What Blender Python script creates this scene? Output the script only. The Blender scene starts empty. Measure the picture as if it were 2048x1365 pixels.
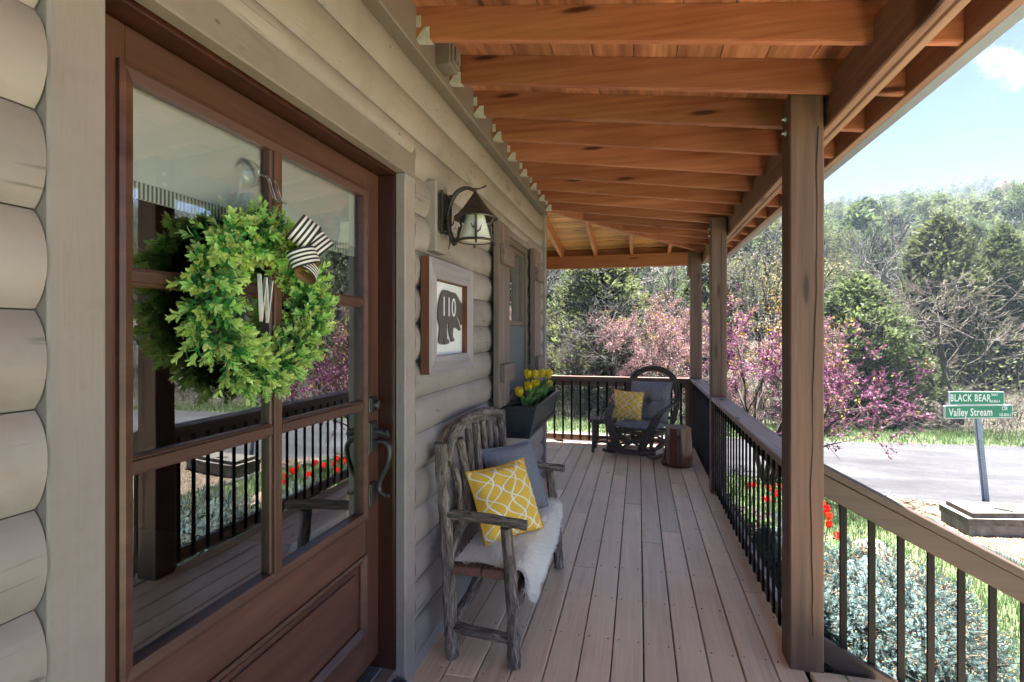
import bpy, math, random
import numpy as np
from mathutils import Vector, Matrix, noise as mnoise

# ------------------------------------------------------------------ camera, sky, sun, exposure
SC = bpy.context.scene
COL = SC.collection
EYE = 1.52
YAW = math.atan(253.3 / 1045.0)
cam_d = bpy.data.cameras.new("camera")
cam = bpy.data.objects.new("camera", cam_d)
COL.objects.link(cam)
cam.location = (0, 0, EYE)
cam.rotation_euler = (math.radians(90), 0, YAW)
cam_d.sensor_width = 36.0
cam_d.lens = 36.0 * 1045.0 / 2048.0
cam_d.shift_y = -17.5 / 2048.0
cam_d.clip_start = 0.05
cam_d.clip_end = 1500
SC.camera = cam

SUN_DIR = Vector((0.03, 0.17, 0.985)).normalized()      # towards the sun
W = bpy.data.worlds.new("World")
SC.world = W
W.use_nodes = True
wn, wl = W.node_tree.nodes, W.node_tree.links
wn.clear()
w_out = wn.new("ShaderNodeOutputWorld")
w_bg = wn.new("ShaderNodeBackground")
w_bg.inputs[1].default_value = 0.056
sky = wn.new("ShaderNodeTexSky")
sky.sky_type = 'NISHITA'
sky.sun_disc = False
sky.sun_elevation = math.asin(SUN_DIR.z)
sky.sun_rotation = math.atan2(SUN_DIR.x, SUN_DIR.y)
sky.air_density = 0.14
sky.dust_density = 0.0
sky.ozone_density = 2.2
# scattered soft clouds over the whole sky
w_tc = wn.new("ShaderNodeTexCoord")
w_map = wn.new("ShaderNodeMapping")
w_map.inputs['Scale'].default_value = (1.0, 1.0, 2.2)
w_map.inputs['Location'].default_value = (0.35, 0.1, 0.0)
w_n = wn.new("ShaderNodeTexNoise")
w_n.inputs['Scale'].default_value = 2.1
w_n.inputs['Detail'].default_value = 8.0
w_n.inputs['Roughness'].default_value = 0.62
w_r = wn.new("ShaderNodeValToRGB")
w_r.color_ramp.elements[0].position = 0.80
w_r.color_ramp.elements[0].color = (0, 0, 0, 1)
w_r.color_ramp.elements[1].position = 0.97
w_r.color_ramp.elements[1].color = (0.75, 0.75, 0.75, 1)
# one small puff standing above the ridge
puff_dir = Vector((0.667, 1.191, 0.493)).normalized()
w_dot = wn.new("ShaderNodeVectorMath"); w_dot.operation = 'DOT_PRODUCT'
w_norm = wn.new("ShaderNodeVectorMath"); w_norm.operation = 'NORMALIZE'
w_n2 = wn.new("ShaderNodeTexNoise")
w_n2.inputs['Scale'].default_value = 16.0
w_n2.inputs['Detail'].default_value = 6.0
w_sub = wn.new("ShaderNodeMath"); w_sub.operation = 'MULTIPLY_ADD'
w_sub.inputs[1].default_value = 0.0042
w_add = wn.new("ShaderNodeMath"); w_add.operation = 'ADD'
w_r2 = wn.new("ShaderNodeMapRange")
w_r2.inputs['From Min'].default_value = 1.0017
w_r2.inputs['From Max'].default_value = 1.0027
w_r2.inputs['To Max'].default_value = 0.85
w_max = wn.new("ShaderNodeMath"); w_max.operation = 'MAXIMUM'
w_mix = wn.new("ShaderNodeMix"); w_mix.data_type = 'RGBA'
w_mix.inputs[7].default_value = (3.2, 3.8, 4.4, 1)
wl.new(w_tc.outputs['Generated'], w_map.inputs[0]); wl.new(w_map.outputs[0], w_n.inputs['Vector'])
wl.new(w_n.outputs['Fac'], w_r.inputs[0])
wl.new(w_tc.outputs['Generated'], w_norm.inputs[0]); wl.new(w_norm.outputs[0], w_dot.inputs[0])
w_dot.inputs[1].default_value = puff_dir
wl.new(w_norm.outputs[0], w_n2.inputs['Vector'])
wl.new(w_n2.outputs['Fac'], w_sub.inputs[0]); wl.new(w_dot.outputs['Value'], w_sub.inputs[2])
wl.new(w_sub.outputs[0], w_r2.inputs['Value'])
wl.new(w_r.outputs[0], w_max.inputs[0]); wl.new(w_r2.outputs[0], w_max.inputs[1])
wl.new(w_max.outputs[0], w_mix.inputs[0])
wl.new(sky.outputs[0], w_mix.inputs[6])
wl.new(w_mix.outputs[2], w_bg.inputs[0])
wl.new(w_bg.outputs[0], w_out.inputs[0])

sun_d = bpy.data.lights.new("sun", 'SUN')
sun_d.energy = 5.0
sun_d.angle = math.radians(1.5)
sun_d.color = (1.0, 0.97, 0.94)
sun = bpy.data.objects.new("sun", sun_d)
COL.objects.link(sun)
sun.location = (8, 8, 30)
sun.rotation_euler = (-SUN_DIR).to_track_quat('-Z', 'Y').to_euler()

SC.view_settings.view_transform = 'Standard'
SC.view_settings.look = 'None'
SC.view_settings.gamma = 1.0
SC.view_settings.use_curve_mapping = False
SC.view_settings.exposure = 3.8
SC.render.engine = 'CYCLES'
cy = SC.cycles
cy.max_bounces = 12
cy.diffuse_bounces = 7
cy.glossy_bounces = 4
cy.transmission_bounces = 6
cy.transparent_max_bounces = 12
cy.caustics_reflective = False
cy.caustics_refractive = False
cy.sample_clamp_indirect = 6.0
cy.use_denoising = True

RND = random.Random(7)

# ------------------------------------------------------------------ material helpers
MATS = {}
def _base(name):
    m = bpy.data.materials.new(name)
    m.use_nodes = True
    nt = m.node_tree
    return m, nt, nt.nodes['Principled BSDF'], nt.nodes, nt.links

def rgb(h):
    """sRGB hex -> linear"""
    c = [int(h[i:i + 2], 16) / 255 for i in (0, 2, 4)]
    return tuple(x / 12.92 if x < .04045 else ((x + .055) / 1.055) ** 2.4 for x in c) + (1,)

def L(*c):
    return tuple(c) + (1,)

def coords(n, l, rand=True, uv=False):
    tc = n.new("ShaderNodeTexCoord")
    src = tc.outputs['UV' if uv else 'Object']
    if not rand:
        return src
    oi = n.new("ShaderNodeObjectInfo")
    mu = n.new("ShaderNodeMath"); mu.operation = 'MULTIPLY'; mu.inputs[1].default_value = 43.0
    ad = n.new("ShaderNodeVectorMath"); ad.operation = 'ADD'
    l.new(oi.outputs['Random'], mu.inputs[0])
    l.new(src, ad.inputs[0]); l.new(mu.outputs[0], ad.inputs[1])
    return ad.outputs[0]

def ramp(n, stops):
    r = n.new("ShaderNodeValToRGB")
    e = r.color_ramp.elements
    e[0].position, e[0].color = stops[0]
    e[1].position, e[1].color = stops[-1]
    for p, c in stops[1:-1]:
        x = e.new(p); x.color = c
    return r

def nz(n, l, vec, scale, detail=4, rough=.55, dist=0.0, mapscale=None):
    if mapscale:
        mp = n.new("ShaderNodeMapping"); mp.inputs['Scale'].default_value = mapscale
        l.new(vec, mp.inputs[0]); vec = mp.outputs[0]
    t = n.new("ShaderNodeTexNoise")
    t.inputs['Scale'].default_value = scale
    t.inputs['Detail'].default_value = detail
    t.inputs['Roughness'].default_value = rough
    t.inputs['Distortion'].default_value = dist
    l.new(vec, t.inputs['Vector'])
    return t.outputs['Fac']

def mixc(n, l, a, b, fac, mode='MIX'):
    m = n.new("ShaderNodeMix"); m.data_type = 'RGBA'; m.blend_type = mode
    for s, v in ((0, fac), (6, a), (7, b)):
        if hasattr(v, 'links'): l.new(v, m.inputs[s])
        else: m.inputs[s].default_value = v
    return m.outputs[2]

def bump(n, l, bs, h, strength, dist):
    b = n.new("ShaderNodeBump")
    b.inputs['Strength'].default_value = strength
    b.inputs['Distance'].default_value = dist
    l.new(h, b.inputs['Height']); l.new(b.outputs[0], bs.inputs['Normal'])
    return b

def vary(n, l, col, amt_v, amt_h=0.0):
    oi = n.new("ShaderNodeObjectInfo")
    hs = n.new("ShaderNodeHueSaturation")
    mr = n.new("ShaderNodeMapRange")
    mr.inputs['To Min'].default_value = 1 - amt_v; mr.inputs['To Max'].default_value = 1 + amt_v
    l.new(oi.outputs['Random'], mr.inputs[0]); l.new(mr.outputs[0], hs.inputs['Value'])
    if amt_h:
        m2 = n.new("ShaderNodeMath"); m2.operation = 'MULTIPLY'; m2.inputs[1].default_value = 7.31
        m3 = n.new("ShaderNodeMath"); m3.operation = 'FRACT'
        m4 = n.new("ShaderNodeMapRange")
        m4.inputs['To Min'].default_value = .5 - amt_h; m4.inputs['To Max'].default_value = .5 + amt_h
        l.new(oi.outputs['Random'], m2.inputs[0]); l.new(m2.outputs[0], m3.inputs[0])
        l.new(m3.outputs[0], m4.inputs[0]); l.new(m4.outputs[0], hs.inputs['Hue'])
    l.new(col, hs.inputs['Color'])
    return hs.outputs[0]

def wood(name, dark, light, axis, rough=.55, knots=True, knot_c=None, bumps=.25, var=.12, fine=46., worn=None, kplane=None, kscale=1.0):
    """stained timber; grain runs along the object axis 0/1/2"""
    m, nt, bs, n, l = _base(name)
    v = coords(n, l)
    ms = [fine, fine, fine]; ms[axis] = 1.6
    ms2 = [9., 9., 9.]; ms2[axis] = .7
    g = nz(n, l, v, 1.0, 5, .6, .4, ms)
    g2 = nz(n, l, v, 1.0, 3, .5, .8, ms2)
    ad = n.new("ShaderNodeMath"); ad.operation = 'MULTIPLY_ADD'
    ad.inputs[1].default_value = .55
    sc = n.new("ShaderNodeMath"); sc.operation = 'MULTIPLY'; sc.inputs[1].default_value = .45
    l.new(g2, sc.inputs[0]); l.new(g, ad.inputs[0]); l.new(sc.outputs[0], ad.inputs[2])
    r = ramp(n, [(.3, dark), (.52, tuple((a + b) / 2 for a, b in zip(dark, light))), (.7, light)])
    l.new(ad.outputs[0], r.inputs[0])
    col = r.outputs[0]
    if knots:
        kc = knot_c or tuple(c * .25 for c in dark[:3]) + (1,)
        ka, kb = kplane or {0: (0, 2), 1: (1, 0), 2: (2, 0)}[axis]
        sp = n.new("ShaderNodeSeparateXYZ"); l.new(v, sp.inputs[0])
        cb = n.new("ShaderNodeCombineXYZ")
        for slot, a_, s_ in ((0, ka, .8), (1, kb, 4.4)):
            mm = n.new("ShaderNodeMath"); mm.operation = 'MULTIPLY'; mm.inputs[1].default_value = s_
            l.new(sp.outputs[a_], mm.inputs[0]); l.new(mm.outputs[0], cb.inputs[slot])
        vo = n.new("ShaderNodeTexVoronoi"); vo.voronoi_dimensions = '2D'; vo.inputs['Scale'].default_value = kscale
        l.new(cb.outputs[0], vo.inputs['Vector'])
        kr = ramp(n, [(.025, L(.95, .95, .95)), (.045, L(.75, .75, .75)), (.062, L(.22, .22, .22)), (.09, L(0, 0, 0))])
        l.new(vo.outputs['Distance'], kr.inputs[0])
        col = mixc(n, l, col, kc, kr.outputs[0])
    if worn:
        w = nz(n, l, v, 2.3, 5, .6, .4)
        wr = ramp(n, [(.45, L(0, 0, 0)), (.68, L(.75, .75, .75))]); l.new(w, wr.inputs[0])
        col = mixc(n, l, col, worn, wr.outputs[0])
    if var: col = vary(n, l, col, var)
    l.new(col, bs.inputs['Base Color'])
    bs.inputs['Roughness'].default_value = rough
    bump(n, l, bs, g, bumps, .004)
    return m

def plain(name, c, rough=.5, metal=0., var=0.06, scale=12., bumps=.08, dist=.003, spots=None):
    m, nt, bs, n, l = _base(name)
    v = coords(n, l)
    g = nz(n, l, v, scale, 6, .6)
    lo = tuple(x * (1 - 2 * var) for x in c[:3]) + (1,)
    hi = tuple(min(1, x * (1 + 2 * var)) for x in c[:3]) + (1,)
    r = ramp(n, [(.3, lo), (.7, hi)]); l.new(g, r.inputs[0])
    col = r.outputs[0]
    if spots:
        s = nz(n, l, v, scale * 3.1, 3, .7)
        sr = ramp(n, [(.64, L(0, 0, 0)), (.72, L(1, 1, 1))]); l.new(s, sr.inputs[0])
        col = mixc(n, l, col, spots, sr.outputs[0])
    l.new(col, bs.inputs['Base Color'])
    bs.inputs['Roughness'].default_value = rough
    bs.inputs['Metallic'].default_value = metal
    if bumps: bump(n, l, bs, g, bumps, dist)
    return m

def leafmat(name, c1, c2, trans=.35, rough=.55, var=.15, hue=.02, scale=3.0):
    m, nt, bs, n, l = _base(name)
    v = coords(n, l)
    g = nz(n, l, v, scale, 3, .6)
    r = ramp(n, [(.32, c1), (.68, c2)]); l.new(g, r.inputs[0])
    col = vary(n, l, r.outputs[0], var, hue)
    l.new(col, bs.inputs['Base Color'])
    bs.inputs['Roughness'].default_value = rough
    bs.inputs['Specular IOR Level'].default_value = .25
    tr = n.new("ShaderNodeBsdfTranslucent"); l.new(col, tr.inputs[0])
    mx = n.new("ShaderNodeMixShader"); mx.inputs[0].default_value = trans
    l.new(bs.outputs[0], mx.inputs[1]); l.new(tr.outputs[0], mx.inputs[2])
    out = n['Material Output']
    l.new(mx.outputs[0], out.inputs[0])
    return m

def bark(name, dark, light, su=60., sv=9., bumps=.9, dist=.012, rough=.85, pale=None):
    """bark on tubes whose UVs are in metres (u round the stem, v along it)"""
    m, nt, bs, n, l = _base(name)
    v = coords(n, l, True, True)
    a = nz(n, l, v, 1.0, 6, .68, 1.2, (su, sv, 1))
    b = nz(n, l, v, 1.0, 4, .5, .5, (su * .35, sv * .6, 1))
    r = ramp(n, [(.34, dark), (.5, tuple((p * .6 + q * .4) for p, q in zip(dark, light))), (.66, light)])
    l.new(a, r.inputs[0])
    r2 = ramp(n, [(.35, L(.62, .6, .58)), (.65, L(1.25, 1.2, 1.15))]); l.new(b, r2.inputs[0])
    col = mixc(n, l, r.outputs[0], r2.outputs[0], 1.0, 'MULTIPLY')
    l.new(vary(n, l, col, .12), bs.inputs['Base Color'])
    bs.inputs['Roughness'].default_value = rough
    bump(n, l, bs, a, bumps, dist)
    return m

# ------------------------------------------------------------------ mesh builder
class MB:
    def __init__(s):
        s.v, s.f, s.m, s.uv = [], [], [], []
    def add(s, vs, fs, mi=0, uvs=None):
        o = len(s.v)
        s.v += [tuple(p) for p in vs]
        for k, q in enumerate(fs):
            s.f.append(tuple(i + o for i in q)); s.m.append(mi)
            s.uv.append(uvs[k] if uvs else [(0.0, 0.0)] * len(q))
        return s
    def box(s, x0, x1, y0, y1, z0, z1, c=0.003, mi=0):
        return s.obox(((x0 + x1) / 2, (y0 + y1) / 2, (z0 + z1) / 2), ((x1 - x0) / 2, (y1 - y0) / 2, (z1 - z0) / 2), None, c, mi)
    def obox(s, ctr, h, ax=None, c=.003, mi=0):
        C = Vector(ctr)
        A = ax or (Vector((1, 0, 0)), Vector((0, 1, 0)), Vector((0, 0, 1)))
        c = min(c, min(h) * .45)
        vs, ix = [], {}
        for sx in (-1, 1):
            for sy in (-1, 1):
                for sz in (-1, 1):
                    sg = (sx, sy, sz)
                    for k in range(3):
                        d = [sg[j] * (h[j] - (0 if j == k else c)) for j in range(3)]
                        ix[(sg, k)] = len(vs)
                        vs.append(C + A[0] * d[0] + A[1] * d[1] + A[2] * d[2])
        fs = []
        for k in range(3):
            a, b = [(1, 2), (2, 0), (0, 1)][k]
            for sg in (-1, 1):
                q = []
                for (u, w) in ((-1, -1), (1, -1), (1, 1), (-1, 1)):
                    t = [0, 0, 0]; t[k] = sg; t[a] = u; t[b] = w
                    q.append(ix[(tuple(t), k)])
                fs.append(q if sg > 0 else q[::-1])
        for k in range(3):          # edges along axis k
            a, b = [(1, 2), (2, 0), (0, 1)][k]
            for u in (-1, 1):
                for w in (-1, 1):
                    t0 = [0, 0, 0]; t0[a] = u; t0[b] = w; t0[k] = -1
                    t1 = list(t0); t1[k] = 1
                    q = [ix[(tuple(t0), a)], ix[(tuple(t0), b)], ix[(tuple(t1), b)], ix[(tuple(t1), a)]]
                    fs.append(q if u * w < 0 else q[::-1])
        for sx in (-1, 1):
            for sy in (-1, 1):
                for sz in (-1, 1):
                    sg = (sx, sy, sz)
                    q = [ix[(sg, 0)], ix[(sg, 1)], ix[(sg, 2)]]
                    fs.append(q if sx * sy * sz > 0 else q[::-1])
        return s.add(vs, fs, mi)
    def beam(s, p0, p1, w, h, c=.003, up=(0, 0, 1), mi=0):
        p0, p1 = Vector(p0), Vector(p1)
        d = p1 - p0; ln = d.length; d.normalize()
        sd = d.cross(Vector(up)).normalized(); u = sd.cross(d)
        return s.obox((p0 + p1) / 2, (ln / 2, w / 2, h / 2), (d, -sd, u), c, mi)
    def prism(s, poly, ext, mi=0):
        n = len(poly); e = Vector(ext)
        vs = [Vector(p) for p in poly] + [Vector(p) + e for p in poly]
        fs = [tuple(range(n))[::-1], tuple(range(n, 2 * n))] + [(i, (i + 1) % n, n + (i + 1) % n, n + i) for i in range(n)]
        return s.add(vs, fs, mi)
    def tube(s, pts, rad, n=8, mi=0, cap=True, rough=0.0, seed=0, flat=None, close=False):
        P = [Vector(p) for p in pts]
        R = rad if isinstance(rad, (list, tuple)) else [rad] * len(P)
        k = len(P)
        vs, fs, uvs = [], [], []
        t0 = (P[1] - P[0]).normalized()
        ref = Vector((0, 0, 1)) if abs(t0.z) < .9 else Vector((1, 0, 0))
        a = t0.cross(ref).normalized()
        ln = 0; lens = []
        for i in range(k):
            if close: t = (P[(i + 1) % k] - P[i - 1]).normalized()
            else: t = (P[min(i + 1, k - 1)] - P[max(i - 1, 0)]).normalized()
            a = (a - t * a.dot(t))
            a = a.normalized() if a.length > 1e-6 else t.orthogonal().normalized()
            b = t.cross(a)
            if i: ln += (P[i] - P[i - 1]).length
            lens.append(ln)
            for j in range(n):
                th = 2 * math.pi * j / n
                r = R[i]
                if rough:
                    r *= 1 + rough * mnoise.noise(Vector((math.cos(th) * 2.6 + seed * 3.7, math.sin(th) * 2.6, ln * 9 + seed)))\
                           + rough * .6 * mnoise.noise(Vector((math.cos(th) * 6 + seed, math.sin(th) * 6, ln * 22)))
                vs.append(P[i] + a * (math.cos(th) * r) + b * (math.sin(th) * r * (flat or 1)))
        m = 2 * math.pi * max(R)
        for i in range(k if close else k - 1):
            i2 = (i + 1) % k
            l1 = lens[i2] if i2 else ln + (P[0] - P[-1]).length
            for j in range(n):
                j2 = (j + 1) % n
                fs.append((i * n + j, i * n + j2, i2 * n + j2, i2 * n + j))
                u0, u1 = m * j / n, m * (j + 1) / n
                uvs.append([(u0, lens[i]), (u1, lens[i]), (u1, l1), (u0, l1)])
        if cap and not close:
            fs.append(tuple(range(n))[::-1]); uvs.append([(math.cos(6.28 * j / n) * R[0], math.sin(6.28 * j / n) * R[0]) for j in range(n)][::-1])
            fs.append(tuple(range((k - 1) * n, k * n))); uvs.append([(math.cos(6.28 * j / n) * R[-1], math.sin(6.28 * j / n) * R[-1]) for j in range(n)])
        return s.add(vs, fs, mi, uvs)
    def lathe(s, prof, ctr, n=24, mi=0, wob=0.0):
        """prof: list of (r, z) bottom to top round the vertical axis at ctr"""
        vs, fs = [], []
        C = Vector(ctr)
        for (r, z) in prof:
            for j in range(n):
                th = 2 * math.pi * j / n
                q = r * (1 + wob * math.sin(5 * th + z * 9) + wob * .6 * math.sin(3 * th + 1))
                vs.append(C + Vector((q * math.cos(th), q * math.sin(th), z)))
        for i in range(len(prof) - 1):
            for j in range(n):
                fs.append((i * n + j, i * n + (j + 1) % n, (i + 1) * n + (j + 1) % n, (i + 1) * n + j))
        return s.add(vs, fs, mi)
    def build(s, name, mat, parent=None, smooth=False, loc=(0, 0, 0)):
        off = Vector(loc)
        p = parent
        while p is not None:
            off += Vector(p.location); p = p.parent
        me = bpy.data.meshes.new(name)
        me.from_pydata([(x - off.x, y - off.y, z - off.z) for x, y, z in s.v], [], s.f)
        for m in (mat if isinstance(mat, (list, tuple)) else [mat]):
            me.materials.append(m)
        me.polygons.foreach_set('material_index', s.m)
        if smooth: me.polygons.foreach_set('use_smooth', [True] * len(s.f))
        uvl = me.uv_layers.new(name='UVMap')
        flat = [c for f in s.uv for p in f for c in p]
        uvl.data.foreach_set('uv', flat)
        me.update()
        if smooth:
            try: me.set_sharp_from_angle(angle=math.radians(50))
            except Exception: pass
        o = bpy.data.objects.new(name, me)
        COL.objects.link(o)
        o.location = loc
        if parent: o.parent = parent
        return o

def tag(o, label=None, cat=None, group=None, kind=None):
    if label: o['label'] = label
    if cat: o['category'] = cat
    if group: o['group'] = group
    if kind: o['kind'] = kind
    return o

def thing(name, label, cat, loc=(0, 0, 0), group=None, kind=None):
    o = bpy.data.objects.new(name, None)
    COL.objects.link(o)
    o.location = loc
    o.empty_display_size = .1
    return tag(o, label, cat, group, kind)

def npmesh(name, V, F, mats, mi=None, parent=None, loc=(0, 0, 0), smooth=False):
    """fast mesh from arrays; F has 3 or 4 columns"""
    me = bpy.data.meshes.new(name)
    V = np.asarray(V, dtype=np.float32); F = np.asarray(F, dtype=np.int32)
    k = F.shape[1]
    me.vertices.add(len(V)); me.vertices.foreach_set('co', V.ravel())
    me.loops.add(F.size); me.loops.foreach_set('vertex_index', F.ravel())
    me.polygons.add(len(F))
    me.polygons.foreach_set('loop_start', np.arange(0, F.size, k, dtype=np.int32))
    me.polygons.foreach_set('loop_total', np.full(len(F), k, dtype=np.int32))
    for m in (mats if isinstance(mats, (list, tuple)) else [mats]): me.materials.append(m)
    if mi is not None: me.polygons.foreach_set('material_index', np.asarray(mi, dtype=np.int32))
    if smooth: me.polygons.foreach_set('use_smooth', np.ones(len(F), dtype=bool))
    me.update(calc_edges=True)
    o = bpy.data.objects.new(name, me)
    COL.objects.link(o)
    o.location = loc
    if parent: o.parent = parent
    return o

def copy_tree(o, parent=None):
    c = o.copy(); COL.objects.link(c)
    if parent is not None: c.parent = parent
    for ch in list(o.children): copy_tree(ch, c)
    return c

def smoothcurve(ctrl, n):
    """Catmull-Rom through the control points"""
    P = [Vector(p) for p in ctrl]
    out = []
    for i in range(len(P) - 1):
        p0, p1, p2, p3 = P[max(i - 1, 0)], P[i], P[i + 1], P[min(i + 2, len(P) - 1)]
        for j in range(n):
            t = j / n
            out.append(.5 * ((2 * p1) + (p2 - p0) * t + (2 * p0 - 5 * p1 + 4 * p2 - p3) * t * t + (3 * p1 - p0 - 3 * p2 + p3) * t ** 3))
    out.append(P[-1])
    return out
# ------------------------------------------------------------------ materials
M = {}
M['rafter'] = wood('stained_rafter', rgb('82442c'), rgb('b87c5e'), 0, .5, True, rgb('3a1408'), .2, .2, 40)
M['beam'] = wood('weathered_beam', rgb('6c4a3a'), rgb('9a7a66'), 1, .55, True, rgb('3a2318'), .2, .08)
M['rearbeam'] = wood('stained_rear_beam', rgb('7e4526'), rgb('a8663c'), 0, .5, True, rgb('4a2212'), .15, .06)
M['jack'] = wood('stained_jack', rgb('96502c'), rgb('cc8c5c'), 1, .5, True, rgb('4a1c0c'), .15, .14, 40)
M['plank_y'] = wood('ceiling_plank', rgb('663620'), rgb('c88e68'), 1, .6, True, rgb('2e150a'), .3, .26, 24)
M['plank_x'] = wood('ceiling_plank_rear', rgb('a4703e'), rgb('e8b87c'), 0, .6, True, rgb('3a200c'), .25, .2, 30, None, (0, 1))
M['post'] = wood('post_timber', rgb('483328'), rgb('765848'), 2, .6, True, rgb('2c1d16'), .3, .05, 34)
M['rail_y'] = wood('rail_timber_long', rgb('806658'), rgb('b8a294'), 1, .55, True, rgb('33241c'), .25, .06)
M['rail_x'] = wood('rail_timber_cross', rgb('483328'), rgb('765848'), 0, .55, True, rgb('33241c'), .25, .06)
M['deck_y'] = wood('deck_board_long', rgb('cfb092'), rgb('f4debe'), 1, .42, False, None, .25, .2, 60, rgb('ecd4b6'))
M['deck_x'] = wood('deck_board_cross', rgb('cfb092'), rgb('f4debe'), 0, .42, False, None, .25, .2, 60, rgb('ecd4b6'))
M['shutter'] = wood('shutter_stain', rgb('5c4a44'), rgb('8a7870'), 2, .5, False, None, .2, .06)
M['batten'] = wood('batten_stain', rgb('5c4a44'), rgb('8a7870'), 1, .5, False, None, .2, .08)
M['orange_edge'] = wood('sawn_edge', rgb('4a281a'), rgb('7c4830'), 2, .6, False, None, .2, .05)
M['frame_wood_y'] = wood('picture_frame_cross', rgb('7a7276'), rgb('a8a2a6'), 1, .55, False, None, .15, .03)
M['frame_wood_z'] = wood('picture_frame_upright', rgb('86807f'), rgb('b2acae'), 2, .55, False, None, .15, .03)
M['seat_slab'] = wood('seat_slab', rgb('5a3a30'), rgb('8a6050'), 1, .55, False, None, .3, .05)
M['stump'] = wood('varnished_stump', rgb('3c1c10'), rgb('744226'), 2, .28, True, rgb('1e0f08'), .5, .03, 22)
M['stump_top'] = plain('stump_cut_top', rgb('8a7060'), .5, 0, .12, 22, .2)
M['door_z'] = wood('door_mahogany_upright', rgb('40281f'), rgb('704c3e'), 2, .32, False, None, .1, .04, 26)
M['door_y'] = wood('door_mahogany_cross', rgb('40281f'), rgb('704c3e'), 1, .32, False, None, .1, .04, 26)
M['jamb'] = wood('jamb_mahogany', rgb('30160f'), rgb('502a1d'), 2, .38, False, None, .1, .04, 26)

for k_ in ('deck_y', 'deck_x'):
    b_ = M[k_].node_tree.nodes['Principled BSDF']
    b_.inputs['Coat Weight'].default_value = .35; b_.inputs['Coat Roughness'].default_value = .32

def paint(name, c, rough=.5, axis=1, b=.25, checks=.85):
    m, nt, bs, n, l = _base(name)
    v = coords(n, l)
    ms = [40., 40., 40.]; ms[axis] = 3.
    g = nz(n, l, v, 1.0, 5, .6, .4, ms)
    big = nz(n, l, v, 2.2, 4, .6)
    lo = tuple(x * .86 for x in c[:3]) + (1,); hi = tuple(x * 1.12 for x in c[:3]) + (1,)
    r = ramp(n, [(.3, lo), (.7, hi)]); l.new(big, r.inputs[0])
    mp = n.new("ShaderNodeMapping"); ks = [11., 11., 11.]; ks[axis] = 4.5
    mp.inputs['Scale'].default_value = ks
    l.new(v, mp.inputs[0])
    vo = n.new("ShaderNodeTexVoronoi"); vo.inputs['Scale'].default_value = 1.0
    l.new(mp.outputs[0], vo.inputs['Vector'])
    dr = ramp(n, [(.03, L(1, 1, 1)), (.06, L(0, 0, 0))]); l.new(vo.outputs['Distance'], dr.inputs[0])
    col = mixc(n, l, r.outputs[0], tuple(x * .35 for x in c[:3]) + (1,), dr.outputs[0])
    # drying checks along the grain, patchy, and faint dirt
    cs = [17., 17., 17.]; cs[axis] = 1.1
    ck = nz(n, l, v, 1.0, 2, .5, .8, cs)
    c1 = n.new("ShaderNodeMath"); c1.operation = 'SUBTRACT'; c1.inputs[1].default_value = .5; l.new(ck, c1.inputs[0])
    c2 = n.new("ShaderNodeMath"); c2.operation = 'ABSOLUTE'; l.new(c1.outputs[0], c2.inputs[0])
    cr = ramp(n, [(.006, L(1, 1, 1)), (.014, L(0, 0, 0))]); l.new(c2.outputs[0], cr.inputs[0])
    mk = ramp(n, [(.52, L(0, 0, 0)), (.60, L(checks, checks, checks))]); l.new(nz(n, l, v, 3.1, 3, .6), mk.inputs[0])
    cm = mixc(n, l, cr.outputs[0], mk.outputs[0], 1.0, 'MULTIPLY')
    col = mixc(n, l, col, tuple(x * .42 for x in c[:3]) + (1,), cm)
    dt = ramp(n, [(.5, L(1, 1, 1)), (.8, L(.82, .79, .75))]); l.new(nz(n, l, v, 7.0, 6, .7), dt.inputs[0])
    col = mixc(n, l, col, dt.outputs[0], 1.0, 'MULTIPLY')
    l.new(vary(n, l, col, .07), bs.inputs['Base Color'])
    bs.inputs['Roughness'].default_value = rough
    h = mixc(n, l, g, L(0, 0, 0), dr.outputs[0])
    bump(n, l, bs, h, b, .004)
    return m
TAUPE = rgb('9b918b')
M['log'] = paint('log_paint', TAUPE, .42, 1, .3)
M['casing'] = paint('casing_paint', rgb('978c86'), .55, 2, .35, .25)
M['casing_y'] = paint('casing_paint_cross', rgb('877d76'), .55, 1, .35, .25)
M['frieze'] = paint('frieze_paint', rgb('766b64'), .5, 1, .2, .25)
M['galv'] = plain('galvanised_steel', rgb('cfcfcc'), .45, .25, .08, 30, .1)
M['gutter'] = plain('grey_drip_metal', rgb('8c939a'), .35, .5, .05, 3, .03)
M['roofing'] = plain('roof_metal', rgb('5a5c5c'), .5, .2, .04)
M['black_iron'] = plain('black_baluster', rgb('161618'), .6, .0, .1, 30, .06)
M['black_iron'].node_tree.nodes['Principled BSDF'].inputs['Specular IOR Level'].default_value = .15
M['screw'] = plain('screw_head', rgb('4c4440'), .5, .5, .05)
M['pewter'] = plain('pewter', rgb('4a4846'), .4, .6, .12, 25, .12)
M['bronze'] = plain('rustic_bronze', rgb('4e4640'), .5, .6, .22, 45, .5, .004, rgb('7c6c56'))
M['shade_glass'] = None
M['white_board'] = plain('white_backing', rgb('e6e6e8'), .55, 0, .02)
M['bear_metal'] = plain('bear_cutout', rgb('5e5856'), .45, .3, .05, 14, .05)
M['black_paint'] = plain('black_planter_paint', rgb('2c2d31'), .4, 0, .2, 14, .2, .003, rgb('50525a'))
M['soil'] = plain('potting_soil', rgb('2e241c'), .95, 0, .3, 60, .8, .01)
M['vinyl'] = plain('brown_window_frame', rgb('6b5c50'), .45, 0, .05)
M['rubber'] = plain('threshold_rubber', rgb('4a4d52'), .55, 0, .15, 30, .2)
M['alu'] = plain('threshold_metal', rgb('8d959e'), .4, .7, .12, 30, .15)
M['grey_fabric'] = plain('grey_linen', rgb('7c7e86'), .95, 0, .2, 190, .6, .002, rgb('a8aab0'))
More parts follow.
